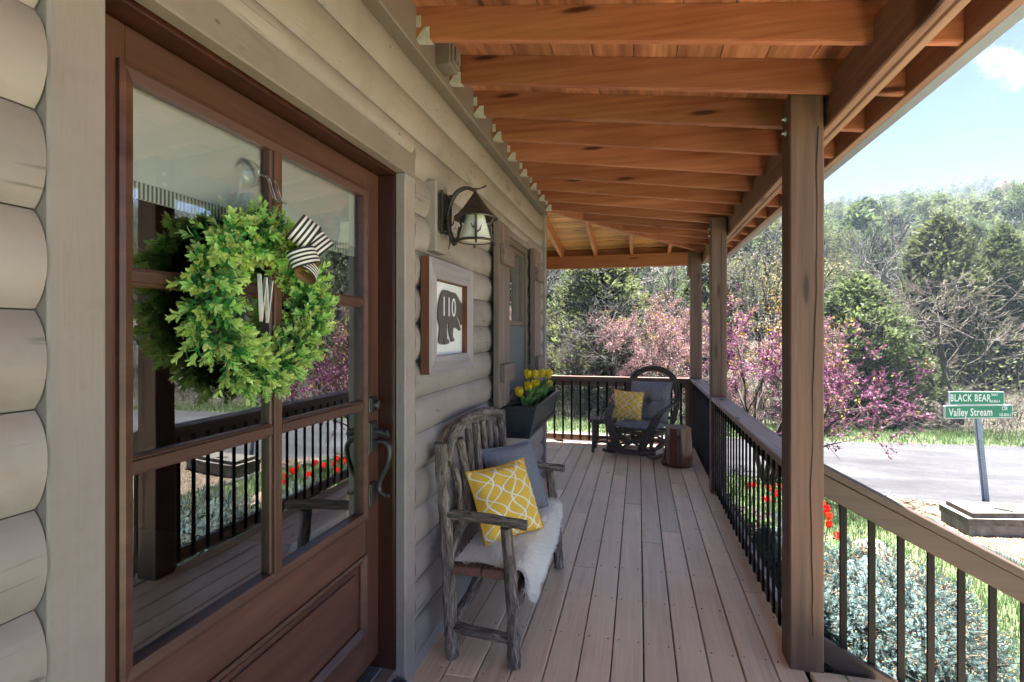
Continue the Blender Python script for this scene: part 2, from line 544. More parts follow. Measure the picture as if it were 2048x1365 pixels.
M['chair_fabric'] = plain('slate_cushion', rgb('83848c'), .95, 0, .16, 70, .5, .003)
M['bark'] = bark('bench_bark', rgb('352b27'), rgb('b4a498'))
M['twig'] = bark('rocker_twig', rgb('2e2622'), rgb('6f6258'), 40, 12, .4, .004, .5)
M['fleece_mat'] = leafmat('sheepskin_wool', rgb('f6f2ea'), rgb('fefcf8'), .1, .9, .02, 0)
M['white_paint'] = plain('white_distressed', rgb('dcdcdc'), .6, 0, .06, 20, .15, .003, rgb('b0a9a0'))
M['room'] = plain('room_wall', rgb('5a4636'), .8, 0, .05, 2)
M['room_floor'] = plain('room_floor', rgb('6a5644'), .6, 0, .1, 4)
M['roller'] = plain('roller_shade', rgb('eef4ef'), .8, 0, .02, 3)

def glass(name, tint=(1, 1, 1, 1), boost=2.2):
    m = bpy.data.materials.new(name); m.use_nodes = True
    nt = m.node_tree; n, l = nt.nodes, nt.links
    n.clear()
    out = n.new("ShaderNodeOutputMaterial")
    tr = n.new("ShaderNodeBsdfTransparent"); tr.inputs[0].default_value = tint
    gl = n.new("ShaderNodeBsdfGlossy"); gl.inputs['Roughness'].default_value = .0
    gl.inputs['Color'].default_value = (.92, .95, .95, 1)
    fr = n.new("ShaderNodeFresnel"); fr.inputs[0].default_value = 1.52
    mu = n.new("ShaderNodeMath"); mu.operation = 'MULTIPLY'; mu.inputs[1].default_value = boost; mu.use_clamp = True
    mx = n.new("ShaderNodeMixShader")
    l.new(fr.outputs[0], mu.inputs[0]); l.new(mu.outputs[0], mx.inputs[0])
    l.new(tr.outputs[0], mx.inputs[1]); l.new(gl.outputs[0], mx.inputs[2]); l.new(mx.outputs[0], out.inputs[0])
    return m
M['pane'] = glass('door_glass', (.96, .99, .97, 1), 4.6)
M['clear'] = glass('clear_plastic', (.93, .96, .96, 1), 1.6)

def shade_glass():
    m, nt, bs, n, l = _base('frosted_lamp_glass')
    v = coords(n, l, False)
    g = nz(n, l, v, 30, 4, .6)
    r = ramp(n, [(.3, rgb('e6e2d4')), (.7, rgb('faf8f0'))]); l.new(g, r.inputs[0])
    l.new(r.outputs[0], bs.inputs['Base Color']); bs.inputs['Roughness'].default_value = .25
    t = n.new("ShaderNodeBsdfTranslucent"); l.new(r.outputs[0], t.inputs[0])
    mx = n.new("ShaderNodeMixShader"); mx.inputs[0].default_value = .12
    l.new(bs.outputs[0], mx.inputs[1]); l.new(t.outputs[0], mx.inputs[2])
    l.new(mx.outputs[0], n['Material Output'].inputs[0])
    return m
M['shade_glass'] = shade_glass()

def trellis():
    """yellow cloth with a white ogee trellis print, laid out on the cushion's UVs"""
    m, nt, bs, n, l = _base('yellow_trellis_cloth')
    tc = n.new("ShaderNodeTexCoord"); sp = n.new("ShaderNodeSeparateXYZ")
    l.new(tc.outputs['UV'], sp.inputs[0])
    def math_(op, a, b=None, c=None):
        q = n.new("ShaderNodeMath"); q.operation = op
        for i, x in enumerate((a, b, c)):
            if x is None: continue
            if hasattr(x, 'links'): l.new(x, q.inputs[i])
            else: q.inputs[i].default_value = x
        return q.outputs[0]
    u, v = sp.outputs[0], sp.outputs[1]
    lines = None
    for ph, mul, amp in ((0, 2.6, .46), (math.pi, 2.6, .46), (math.pi / 2, 2.6, .23)):
        s = math_('SINE', math_('MULTIPLY_ADD', v, 2 * math.pi * 1.9, ph))
        x = math_('MULTIPLY_ADD', u, mul, math_('MULTIPLY', s, amp))
        fr = math_('ABSOLUTE', math_('SUBTRACT', math_('FRACT', x), .5))
        ln = math_('LESS_THAN', fr, .036)
        lines = ln if lines is None else math_('MAXIMUM', lines, ln)
    g = nz(n, l, tc.outputs['UV'], 220, 2, .5)
    r = ramp(n, [(.3, rgb('e6b030')), (.7, rgb('f8d05a'))]); l.new(g, r.inputs[0])
    col = mixc(n, l, r.outputs[0], rgb('f0ece2'), lines)
    l.new(col, bs.inputs['Base Color']); bs.inputs['Roughness'].default_value = .9
    bump(n, l, bs, g, .3, .001)
    return m
M['trellis'] = trellis()
M['yellow_piping'] = plain('yellow_piping', rgb('e2a824'), .9, 0, .05, 80)

def striped(name, ca, cb, rep, ax=1, w=.5):
    m, nt, bs, n, l = _base(name)
    tc = n.new("ShaderNodeTexCoord"); sp = n.new("ShaderNodeSeparateXYZ"); l.new(tc.outputs['UV'], sp.inputs[0])
    a = n.new("ShaderNodeMath"); a.operation = 'MULTIPLY'; a.inputs[1].default_value = rep; l.new(sp.outputs[ax], a.inputs[0])
    f = n.new("ShaderNodeMath"); f.operation = 'FRACT'; l.new(a.outputs[0], f.inputs[0])
    g = n.new("ShaderNodeMath"); g.operation = 'LESS_THAN'; g.inputs[1].default_value = w; l.new(f.outputs[0], g.inputs[0])
    l.new(mixc(n, l, ca, cb, g.outputs[0]), bs.inputs['Base Color']); bs.inputs['Roughness'].default_value = .8
    return m
M['ribbon'] = striped('striped_ribbon', rgb('e8e4e0'), rgb('2c2626'), 4.5, 0)
M['ribbon_back'] = plain('tan_ribbon_back', rgb('8a6a42'), .8, 0, .05)
M['valance'] = striped('striped_valance', rgb('dfe6df'), rgb('6e7872'), 110, 0)

# ------------------------------------------------------------------ the cabin (log walls, trim, ledger)
SEAM0, PITCH = .2075, .169
cabin = thing('log_cabin', 'taupe painted log cabin wall with trim boards along the porch', 'cabin', (-1.0, 2.2, 0))

def log_row(z0, y0, y1, h=PITCH, xb=-.996, bulge=.030):
    mb = MB()
    n = 12
    prof = []
    for i in range(n + 1):
        t = -1 + 2 * i / n
        t2 = t * .985
        prof.append((xb + .002 + bulge * (max(0, 1 - abs(t2) ** 2.1)) ** .8, z0 + h * (i / n)))
    ys = np.linspace(y0, y1, max(2, int((y1 - y0) / .12) + 1))
    vs, fs = [], []
    for k, y in enumerate(ys):
        for (x, z) in prof:
            w = .0022 * mnoise.noise(Vector((x * 3 + z0 * 7, y * 2.1, z * 9)))
            vs.append((x + w, y, z))
    m = n + 1
    for k in range(len(ys) - 1):
        for i in range(n):
            fs.append((k * m + i, (k + 1) * m + i, (k + 1) * m + i + 1, k * m + i + 1))
    fs.append(tuple(range(m))); fs.append(tuple(range((len(ys) - 1) * m, len(ys) * m))[::-1])
    mb.add(vs, fs)
    return mb.build('log', M['log'], cabin, True)
GAP = .0025
for n_ in range(-2, 16):
    z = SEAM0 + PITCH * n_
    h = PITCH - GAP
    if n_ == 15: h = .05
    if z + h < 2.30:
        log_row(z, -1.6, .668, h)
        if z + h < 1.02: log_row(z, 2.160, 5.372, h)
        else:
            log_row(z, 2.160, 3.615, h); log_row(z, 4.600, 5.372, h)
    elif n_ == 12:
        for a, b in ((-1.6, .668), (2.160, 3.607), (4.603, 5.372)): log_row(z, a, b, h)
        for a, b in ((.67, 2.158), (3.609, 4.601)): log_row(2.307, a, b, z + h - 2.307, bulge=.027)
    else:
        a = -1.6
        for b in ((3.1 if n_ % 2 else 2.45), 5.372):
            log_row(z, a, b - .002, h); a = b
# wall sheathing behind the logs, leaving the door and window openings
mb = MB()
for (y0, y1, z0, z1) in ((-1.6, .74, -.5, 2.9), (2.085, 3.64, -.5, 2.9), (4.57, 5.40, -.5, 2.9), (.74, 2.085, 2.235, 2.9), (.74, 2.085, -.5, .08), (3.64, 4.57, -.5, 1.0), (3.64, 4.57, 2.27, 2.9)):
    mb.box(-1.13, -1.008, y0, y1, z0, z1, 0)
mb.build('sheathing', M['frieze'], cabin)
# rear house wall and the rooms behind
mb = MB(); mb.box(-6.0, -1.04, 5.36, 5.44, -.5, 2.9, .002); mb.build('rear_wall', M['casing_y'], cabin)
mb = MB()
mb.box(-4.6, -4.5, -1.6, 5.3, .1, 2.75, 0); mb.box(-4.5, -1.14, -1.7, -1.6, .1, 2.75, 0); mb.box(-4.5, -1.14, 3.0, 3.08, .1, 2.75, 0)
mb.box(-4.5, -1.14, -1.6, 5.3, 2.62, 2.72, 0)
mb.build('room_wall', M['room'], cabin)
mb = MB(); mb.box(-4.5, -1.14, -1.6, 5.3, .04, .12, 0); mb.build('room_floor', M['room_floor'], cabin)
# door casing
def part(name, mat, parent, *boxes, c=.003, smooth=False):
    mb = MB()
    for b in boxes: mb.box(*b, c=c)
    return mb.build(name, mat, parent, smooth)
part('door_casing', M['casing'], cabin, (-1.012, -.966, .671, .771, -.02, 2.2015), c=.004)
part('door_casing', M['casing'], cabin, (-1.012, -.966, 2.056, 2.157, -.02, 2.2015), c=.004)
part('door_casing', M['casing_y'], cabin, (-1.012, -.965, .671, 2.157, 2.203, 2.303), c=.004)
part('corner_board', M['casing'], cabin, (-1.04, -.945, 5.375, 5.448, -.3, 2.80), c=.004)
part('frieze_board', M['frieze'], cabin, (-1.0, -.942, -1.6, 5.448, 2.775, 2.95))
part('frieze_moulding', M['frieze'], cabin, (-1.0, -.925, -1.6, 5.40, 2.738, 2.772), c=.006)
part('mounting_block', M['casing'], cabin, (-1.0, -.934, 2.325, 2.477, 1.907, 2.245), c=.005)
bx = part('outlet_box', M['frieze'], cabin, (-.942, -.868, 2.335, 2.455, 2.795, 2.915), c=.004)
part('cover_plate', M['frieze'], bx, (-.868, -.857, 2.345, 2.445, 2.805, 2.905), (-.857, -.846, 2.365, 2.39, 2.82, 2.89), (-.857, -.846, 2.40, 2.425, 2.82, 2.89), c=.004)

# ------------------------------------------------------------------ front door
DOORX = -1.085
door = thing('front_door', 'dark mahogany front door with six glass panes and bronze handle', 'door', (DOORX, 1.4, .135))
xb, xf = DOORX - .045, DOORX
part('stile', M['door_z'], door, (xb, xf, .782, .905, .137, 2.19))
part('stile', M['door_z'], door, (xb, xf, 1.925, 2.044, .137, 2.19))
part('top_rail', M['door_y'], door, (xb, xf, .905, 1.925, 2.09, 2.19))
part('lock_rail', M['door_y'], door, (xb, xf, .905, 1.925, .60, .775))
part('bottom_rail', M['door_y'], door, (xb, xf, .905, 1.925, .137, .30))
pan = part('bottom_panel', M['door_y'], door, (xb + .008, xf - .016, .905, 1.925, .30, .60))
mb = MB(); mb.box(xf - .016, xf - .006, .955, 1.875, .345, .555, .008); mb.build('raised_field', M['door_y'], pan)
def bead(y0, y1, z0, z1, w, x0, x1, parent, nm='glazing_bead'):
    """moulded bead round an opening: sloping inner face, mitred corners"""
    mb = MB()
    o = [(y0, z0), (y1, z0), (y1, z1), (y0, z1)]
    i_ = [(y0 + w, z0 + w), (y1 - w, z0 + w), (y1 - w, z1 - w), (y0 + w, z1 - w)]
    q = [(y0 + w * .35, z0 + w * .35), (y1 - w * .35, z0 + w * .35), (y1 - w * .35, z1 - w * .35), (y0 + w * .35, z1 - w * .35)]
    rings = [[(x0, y, z) for y, z in o], [(x1, y, z) for y, z in o], [(x1 + .003, y, z) for y, z in q],
             [(x0 + .006, y, z) for y, z in i_], [(x0 - .02, y, z) for y, z in i_]]
    vs = [p for r in rings for p in r]
    fs = []
    for r in range(4):
        for k in range(4):
            fs.append((r * 4 + k, r * 4 + (k + 1) % 4, r * 4 + 4 + (k + 1) % 4, r * 4 + 4 + k))
    mb.add(vs, fs)
    return mb.build(nm, M['door_y'], parent)
bead(.885, 1.943, .752, 2.106, .034, xf, xf + .010, door)
bead(.888, 1.942, .285, .615, .034, xf - .012, xf + .008, door, 'panel_bead')
GY = [(.917, 1.366), (1.420, 1.911)]
GZ = [(.786, 1.202), (1.244, 1.622), (1.664, 2.072)]
mb = MB(); mb.box(xf - .03, xf + .001, 1.366, 1.420, .775, 2.09, .004); mb.box(xf + .001, xf + .009, 1.376, 1.410, .775, 2.085, .005)
mb.build('muntin', M['door_z'], door)
for z in (1.202, 1.622):
    for (y0, y1) in GY:
        mb = MB(); mb.box(xf - .03, xf + .0008, y0 - .01, y1 + .01, z, z + .042, .004)
        mb.box(xf + .0008, xf + .0085, y0 - .005, y1 + .005, z + .009, z + .034, .005); mb.build('muntin', M['door_y'], door)
for (y0, y1) in GY:
    for (z0, z1) in GZ:
        mb = MB(); mb.add([(xf - .016, y0 - .004, z0 - .004), (xf - .016, y1 + .004, z0 - .004), (xf - .016, y1 + .004, z1 + .004), (xf - .016, y0 - .004, z1 + .004)], [(0, 1, 2, 3)])
        mb.build('glass_pane', M['pane'], door)
# handle set
mb = MB(); mb.box(xf, xf + .012, 1.948, 2.012, 1.186, 1.252, .003); mb.box(xf + .012, xf + .017, 1.954, 2.006, 1.192, 1.246, .003)
db = mb.build('deadbolt', M['pewter'], door)
mb = MB(); mb.tube([(xf + .017, 1.98, 1.219), (xf + .036, 1.98, 1.219), (xf + .039, 1.98, 1.219)], [.021, .020, .016], 20); mb.build('lock_cylinder', M['pewter'], db, True)
mb = MB(); mb.box(xf, xf + .011, 1.945, 2.012, 1.016, 1.150, .003); mb.box(xf + .011, xf + .017, 1.952, 2.005, 1.023, 1.143, .003)
hs = mb.build('handle_plate', M['pewter'], door)
mb = MB(); mb.tube(smoothcurve([(xf + .014, 1.98, 1.062), (xf + .055, 1.981, 1.066), (xf + .082, 1.982, 1.035), (xf + .072, 1.983, .97), (xf + .040, 1.984, .905), (xf + .035, 1.985, .862), (xf + .062, 1.986, .842), (xf + .078, 1.986, .840)], 6),
                   [.011] * 6 + [.0105] * 30 + [.008] * 7, 12)
mb.build('pull_handle', M['pewter'], hs, True)
mb = MB(); mb.tube(smoothcurve([(xf + .015, 1.98, 1.105), (xf + .04, 1.98, 1.106), (xf + .062, 1.98, 1.098), (xf + .078, 1.98, 1.102)], 4), .008, 8, flat=2.0); mb.build('thumb_latch', M['pewter'], hs, True)
mb = MB(); mb.box(xf, xf + .011, 1.950, 2.008, .798, .896, .003); mb.box(xf + .011, xf + .016, 1.957, 2.001, .805, .889, .003); mb.build('handle_base', M['pewter'], door)
# door frame
dfr = thing('door_frame', 'dark brown door jamb and head with ribbed grey threshold', 'door frame', (-1.05, 1.4, .03))
part('side_jamb', M['jamb'], dfr, (-1.14, -1.018, .735, .776, .03, 2.192), c=.003)
part('side_jamb', M['jamb'], dfr, (-1.14, -1.018, 2.049, 2.088, .03, 2.192), (-1.018, -1.013, 2.049, 2.056, .03, 2.192), c=.002)
part('head_jamb', M['jamb'], dfr, (-1.14, -1.018, .735, 2.088, 2.194, 2.232), c=.003)
th = part('threshold', M['rubber'], dfr, (-1.13, -.952, .79, 2.046, -.02, .05), c=.004)
mb = MB()
for k in range(9): mb.box(-1.055 + k * .0105, -1.049 + k * .0105, .80, 2.036, .05, .055, .001)
mb.build('ribs', M['rubber'], th)
part('sill_strip', M['alu'], th, (-1.125, -1.066, .79, 2.046, .051, .085), c=.006)
# roller shade indoors
rs = thing('roller_shade', 'pale roller shade with striped hem drawn behind the door glass', 'shade', (-1.15, 1.4, 1.84))
mb = MB(); mb.box(-1.126, -1.122, .80, 2.03, 1.868, 2.17, .001); mb.build('cloth', M['roller'], rs)
mb = MB()
for x_, o_ in ((-1.1215, (0, 1, 2, 3)), (-1.1265, (3, 2, 1, 0))): mb.add([(x_, .80, 1.828), (x_, 2.03, 1.828), (x_, 2.03, 1.867), (x_, .80, 1.867)], [o_], 0, [[((0, 0), (1, 0), (1, 1), (0, 1))[i] for i in o_]])
mb.build('hem', M['valance'], rs)

# ------------------------------------------------------------------ window and shutters
win = thing('cabin_window', 'brown framed cabin window with insect screen over its lower half', 'window', (-1.0, 4.1, 1.0))
part('window_frame', M['vinyl'], win, (-1.06, -.962, 3.640, 3.672, .99, 2.255), (-1.06, -.962, 4.505, 4.555, .99, 2.255), (-1.06, -.962, 3.672, 4.505, 2.205, 2.255), (-1.06, -.962, 3.672, 4.505, .99, 1.04), c=.004)
part('casing', M['casing_y'], win, (-1.0, -.955, 3.61, 4.60, 2.258, 2.305), c=.004)
part('sash', M['vinyl'], win, (-1.045, -.985, 3.672, 4.505, 1.575, 1.615), (-1.045, -.985, 4.47, 4.505, 1.615, 2.205), (-1.045, -.985, 3.672, 4.47, 2.17, 2.205), c=.004)
mb = MB(); mb.add([(-1.01, 3.66, 1.60), (-1.01, 4.48, 1.60), (-1.01, 4.48, 2.18), (-1.01, 3.66, 2.18)], [(0, 1, 2, 3)]); mb.build('upper_pane', M['pane'], win)
mb = MB(); mb.add([(-1.04, 3.66, 1.03), (-1.04, 4.52, 1.03), (-1.04, 4.52, 1.58), (-1.04, 3.66, 1.58)], [(0, 1, 2, 3)]); mb.build('lower_pane', M['pane'], win)
def screen():
    m, nt, bs, n, l = _base('insect_screen')
    v = coords(n, l, False)
    mp = n.new("ShaderNodeMapping"); mp.inputs['Scale'].default_value = (600, 600, 600); l.new(v, mp.inputs[0])
    c = n.new("ShaderNodeTexChecker"); c.inputs['Scale'].default_value = 1; l.new(mp.outputs[0], c.inputs[0])
    bs.inputs['Base Color'].default_value = rgb('77787a'); bs.inputs['Roughness'].default_value = .6
    t = n.new("ShaderNodeBsdfTransparent"); mx = n.new("ShaderNodeMixShader"); mx.inputs[0].default_value = .72
    l.new(t.outputs[0], mx.inputs[1]); l.new(bs.outputs[0], mx.inputs[2]); l.new(mx.outputs[0], n['Material Output'].inputs[0])
    return m
mb = MB(); mb.add([(-.984, 3.672, 1.04), (-.984, 4.505, 1.04), (-.984, 4.505, 1.575), (-.984, 3.672, 1.575)], [(0, 1, 2, 3)]); mb.build('insect_screen', screen(), win)

def shutter(y0, y1, label):
    s = thing('shutter', label, 'shutter', (-.92, (y0 + y1) / 2, 1.01), 'board shutters beside the cabin window')
    w = (y1 - y0) / 3
    for k in range(3):
        part('board', M['shutter'], s, (-.946, -.902 + .002 * (k == 1), y0 + k * w + .001, y0 + (k + 1) * w - .001, 1.01, 2.272), c=.003)
    for z0, z1 in ((1.982, 2.104), (1.182, 1.304)):
        part('batten', M['batten'], s, (-.900, -.866, y0 + .003, y1 + .004, z0, z1), c=.004)
shutter(3.370, 3.652, 'stained board shutter on the door side of the window')
shutter(4.585, 4.872, 'stained board shutter at the far side of the window near the cabin corner')
# ------------------------------------------------------------------ deck
deck = thing('deck', None, None, (0, 3, 0), kind='structure')
BW = .1443; S0 = .0223; G = .0062
R2 = random.Random(3)
nail = MB()
def nails(x0, x1, y):
    for x in (x0 + .022, x1 - .022):
        nail.tube([(x + R2.uniform(-.004, .004), y + R2.uniform(-.006, .006), -.001), (x, y, .0006)], .0034, 6)
joist_y = [-.62 + .4064 * k for k in range(20)]
ends = {-6: [2.19, 5.0], -5: [4.1], -4: [1.1, 4.42], -3: [3.4], -2: [.6, 5.68], -1: [4.75], 0: [3.9], 1: [.9, 4.15], 2: [1.8, 5.5], 3: [3.62], 4: [4.72, 3.3], 5: [1.5], 6: [1.2]}
for n_ in range(-7, 7):
    x0, x1 = S0 + BW * n_ + G / 2, S0 + BW * (n_ + 1) - G / 2
    y1 = 7.085
    if n_ == -7: x0 = -1.0
    if n_ == 4: x1 = .742
    if n_ >= 5: y1 = 2.60
    cuts = sorted([-1.2] + [e for e in ends.get(n_, []) if e < y1] + [y1])
    for a, b in zip(cuts[:-1], cuts[1:]):
        mb = MB(); dz = R2.uniform(-.0012, .0012)
        xs = x1
        if n_ == 4 and b > 2.6: xs = .722
        mb.box(x0 + R2.uniform(-.0006, .0006), xs, a + .001, b - .001, -.032 + dz, dz, .0035)
        mb.build('deck_board', M['deck_y'], deck)
    for y in joist_y:
        if y < y1: nails(x0, min(x1, .72) if n_ == 4 else x1, y)
# rear strip and the boards that turn round the corner of the cabin
mb = MB(); mb.box(-5.5, .722, 7.09, 7.215, -.032, .001, .0035); mb.build('rim_board', M['deck_x'], deck)
y = 7.085
while y > 5.47:
    mb = MB(); mb.box(-5.5, -1.004, y - BW + G, y, -.032, R2.uniform(-.001, .001), .0035); mb.build('deck_board', M['deck_x'], deck)
    y -= BW
nails_o = nail.build('nail_heads', M['screw'], deck, True); nails_o['kind'] = 'stuff'
mb = MB()
for y in joist_y: mb.box(-.99, .70, y - .019, y + .019, -.20, -.034, 0)
mb.box(.66, .70, 2.62, 7.2, -.25, -.034, 0); mb.box(-5.5, .70, 7.16, 7.2, -.25, -.034, 0)
mb.build('joists', M['jamb'], deck)
mb = MB(); mb.box(.702, .74, 2.62, 7.25, -.26, -.034, .003); mb.box(-5.5, .74, 7.205, 7.245, -.26, -.036, .003); mb.build('skirt_board', M['rail_y'], deck)
# two steps down towards the lawn, beside the near end of the deck
for k in (1, 2):
    mb = MB(); mb.box(1.035 + .29 * (k - 1), 1.035 + .29 * k - .004, -1.2, 2.60, -.17 * k - .035, -.17 * k, .004); mb.build('stair_tread', M['deck_y'], deck)
    mb = MB(); mb.box(1.0 + .29 * (k - 1), 1.03 + .29 * (k - 1), -1.2, 2.60, -.17 * k - .0, -.17 * (k - 1) - .036, .002); mb.build('stair_riser', M['rail_y'], deck)

# ------------------------------------------------------------------ porch roof
roof = thing('porch_roof', 'stained timber porch roof with open rafters and plank ceiling', 'porch roof', (0, 3, 2.5))
SL = .136
XW, ZW = -.942, 2.80
XF = 1.09
YE = 7.36                  # inner face of the rear fascia
def zb(x): return ZW - SL * (x - XW)
def zr(y): return ZW - SL * (y - 5.44)
def rafter(y, x0, name='rafter'):
    mb = MB(); th = .038
    x1 = XF
    poly = [(x0, y, zb(x0)), (x1, y, zb(x1)), (x1, y, zb(x1) + .14), (x0, y, zb(x0) + .14)]
    ext = (0, th, 0)
    c = .004
    poly = [(x0, y, zb(x0) + c), (x1, y, zb(x1) + c), (x1, y, zb(x1) + .14), (x0, y, zb(x0) + .14)]
    mb.prism(poly, ext)
    mb.prism([(x0, y + c, zb(x0)), (x1, y + c, zb(x1)), (x1, y, zb(x1) + c), (x0, y, zb(x0) + c)], (0, 0, 0)) if 0 else None
    mb.prism([(x0, y + .004, zb(x0)), (x1, y + .004, zb(x1)), (x1, y + .004, zb(x1) + c), (x0, y + .004, zb(x0) + c)], (0, th - .008, 0))
    return mb.build(name, M['rafter'], roof)
RY = [2.116 + .4064 * n_ for n_ in range(-7, 9)]
for y in RY: rafter(y, XW)
for y in (5.77, 6.18, 6.58, 6.99): rafter(y, -.95 + (y - 5.44) + .03)
def hanger(y):
    """galvanised joist hanger: two bent flanges, a seat and the ledger tab"""
    mb = MB(); t = .0018; z = ZW; x = XW
    for yy in (y - t - .0006, y + .0386):
        mb.prism([(x, yy, z - .003), (x + .062, yy, z - .003 - SL * .062), (x + .062, yy, z + .045), (x + .038, yy, z + .045)], (0, t, 0))
    mb.prism([(x, y - .002, z - .0035), (x + .066, y - .002, z - .0035 - SL * .066), (x + .066, y + .040, z - .0035 - SL * .066), (x, y + .040, z - .0035)], (0, 0, -.002))
    mb.box(x, x + .022, y - .0028, y - .0008, z + .048, z + .098, 0)
    h = mb.build('joist_hanger', M['galv'], roof)
    mb = MB(); mb.tube([(x + .050, y - .002, z + .034), (x + .050, y - .007, z + .034)], .0052, 10); mb.build('nail_head', M['galv'], h)
for y in RY: hanger(y)
# hip rafter from the cabin corner out to the corner post
mb = MB(); mb.beam((-.95, 5.44, ZW + .07), (XF, 5.44 + XF + .95, zb(XF) + .07), .038, .15); mb.build('hip_rafter', M['rafter'], roof)
for x in (-5.0, -4.53, -4.06, -3.59, -3.12, -2.65, -2.18, -1.71, -1.24 + .18, -.59, -.11, .37):
    y0 = 5.46 if x < -.97 else 5.44 + (x + .95) + .03
    mb = MB()
    poly = [(x, y0, zr(y0)), (x, YE, zr(YE)), (x, YE, zr(YE) + .14), (x, y0, zr(y0) + .14)]
    mb.prism(poly, (.038, 0, 0)); mb.build('rafter', M['jack'], roof)
# ceiling planks: long ones over the side, cross ones over the rear
PW = .19
x = XW - .03; k = 0
while x < XF + .04:
    x1 = min(x + PW, XF + .04)
    g = .004
    xa, xb_ = x + g / 2, x1 - g / 2
    ya, yb = 5.44 + xa + .95, 5.44 + xb_ + .95
    mb = MB()
    zz = lambda q: zb(q) + .142
    y0s = [-1.4] + ([2.9 + .41 * (k % 3)] if k % 2 else [4.2])
    for s_ in range(2):
        ys = y0s[s_]; last = s_ == 1
        a2 = ya if last else y0s[1] - .002
        b2 = yb if last else y0s[1] - .002
        mb = MB()
        mb.prism([(xa, ys, zz(xa)), (xb_, ys, zz(xb_)), (xb_, b2, zz(xb_)), (xa, a2, zz(xa))], (0, 0, .017))
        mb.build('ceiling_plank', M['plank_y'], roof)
    x += PW; k += 1
y = 5.44
while y < YE + .04:
    y1 = min(y + .125, YE + .04)
    ya, yb = y + .002, y1 - .002
    zz = lambda q: zr(q) + .142
    xa, xb_ = -.95 + ya - 5.44, -.95 + yb - 5.44
    mb = MB(); mb.prism([(-5.5, ya, zz(ya)), (xa, ya, zz(ya)), (xb_, yb, zz(yb)), (-5.5, yb, zz(yb))], (0, 0, .017))
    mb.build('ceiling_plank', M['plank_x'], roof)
    y += .125
# roof covering above
mb = MB()
o = .165
e = XF + .08
mb.prism([(XW - .06, -1.45, zb(XW - .06) + o), (e, -1.45, zb(e) + o), (e, 5.44 + e + .95, zb(e) + o), (XW - .06, 5.44 - .05, zb(XW - .06) + o)], (0, 0, .02))
ye = 5.44 + e + .95
mb.prism([(-5.5, 5.38, zr(5.38) + o), (-.95, 5.38, zr(5.38) + o), (e, ye, zr(ye) + o), (-5.5, ye, zr(ye) + o)], (0, 0, .02))
mb.build('roof_covering', M['roofing'], roof)
zf = zb(XF) - .012
part('fascia', M['beam'], roof, (XF, XF + .038, -1.4, YE + .038, zf, zf + .16))
part('drip_edge', M['gutter'], roof, (XF + .038, XF + .098, -1.4, YE + .098, zf + .004, zf + .15), c=.004)
part('rear_fascia', M['rearbeam'], roof, (-5.5, XF, YE, YE + .038, zf, zf + .16))
part('rear_drip_edge', M['gutter'], roof, (-5.5, XF + .038, YE + .038, YE + .086, zf + .004, zf + .15), c=.004)
# beams
ZB = 2.435
for x0 in (.815, .857):
    part('beam_ply', M['beam'], roof, (x0, x0 + .040, -1.4, 7.33, ZB, ZB + .205), c=.006)
part('rear_beam', M['rearbeam'], roof, (-5.5, .655, 7.21, 7.29, 2.40, 2.575), c=.005)

# ------------------------------------------------------------------ posts
def post(y, label, ztop, extra=False):
    p = thing('porch_post', label, 'post', (.733, y + .07, 0), 'square timber posts along the porch edge')
    mb = MB(); n = 24
    zs = np.linspace(0, ztop, n)
    vs, fs = [], []
    c = .006
    prof = [(-.07 + c, -.07), (.07 - c, -.07), (.07, -.07 + c), (.07, .07 - c), (.07 - c, .07), (-.07 + c, .07), (-.07, .07 - c), (-.07, -.07 + c)]
    for z in zs:
        for (a, b) in prof:
            w = .0025 * mnoise.noise(Vector((a * 30 + y, b * 30, z * 3)))
            vs.append((.733 + a * (1 + w * 8), y + .07 + b * (1 + w * 8), z))
    for k in range(n - 1):
        for j in range(8): fs.append((k * 8 + j, k * 8 + (j + 1) % 8, k * 8 + 8 + (j + 1) % 8, k * 8 + 8 + j))
    fs.append(tuple(range(8))[::-1]); fs.append(tuple(range((n - 1) * 8, n * 8)))
    mb.add(vs, fs)
    mb.build('shaft', M['post'], p)
    # a drying check down the front face and one down the inner face
    mb = MB(); rr = random.Random(int(y * 100))
    x = .733 + .022; pts = []
    z = .16
    while z < ztop - .1:
        pts.append((x, y - .0016, z)); x = min(.78, max(.72, x + rr.uniform(-.0035, .0035))); z += .06
    w = [.0012 + .0016 * abs(math.sin(i * .21)) for i in range(len(pts))]
    vs = []; fs = []
    for (p_, q) in zip(pts, w): vs += [(p_[0] - q, p_[1], p_[2]), (p_[0] + q, p_[1], p_[2])]
    for i in range(len(pts) - 1): fs.append((2 * i, 2 * i + 1, 2 * i + 3, 2 * i + 2))
    mb.add(vs, fs); mb.build('drying_crack', M['crack'], p)
    if extra:
        mb = MB(); mb.prism([(.663, y + .002, 2.60), (.663, y + .002, 2.23), (.625, y + .002, 2.28), (.625, y + .002, 2.60)], (0, .136, 0)); mb.build('corbel', M['post'], p)
    else:
        mb = MB()
        for z in (2.50, 2.435):
            mb.tube([(.664, y + .05, z), (.642, y + .05, z)], .0055, 8); mb.tube([(.660, y + .05, z), (.652, y + .05, z)], .0105, 6)
        mb.build('bolts', M['galv'], p)
M['crack'] = plain('crack_dark', rgb('2a1c15'), .9, 0, .1)
post(2.587, 'nearest porch post, thick and dark brown, where the stair rail starts', 2.60)
post(5.222, 'middle porch post between the two lengths of side railing', 2.60)
post(7.205, 'farthest porch post at the corner behind the tree stump', 2.58, True)

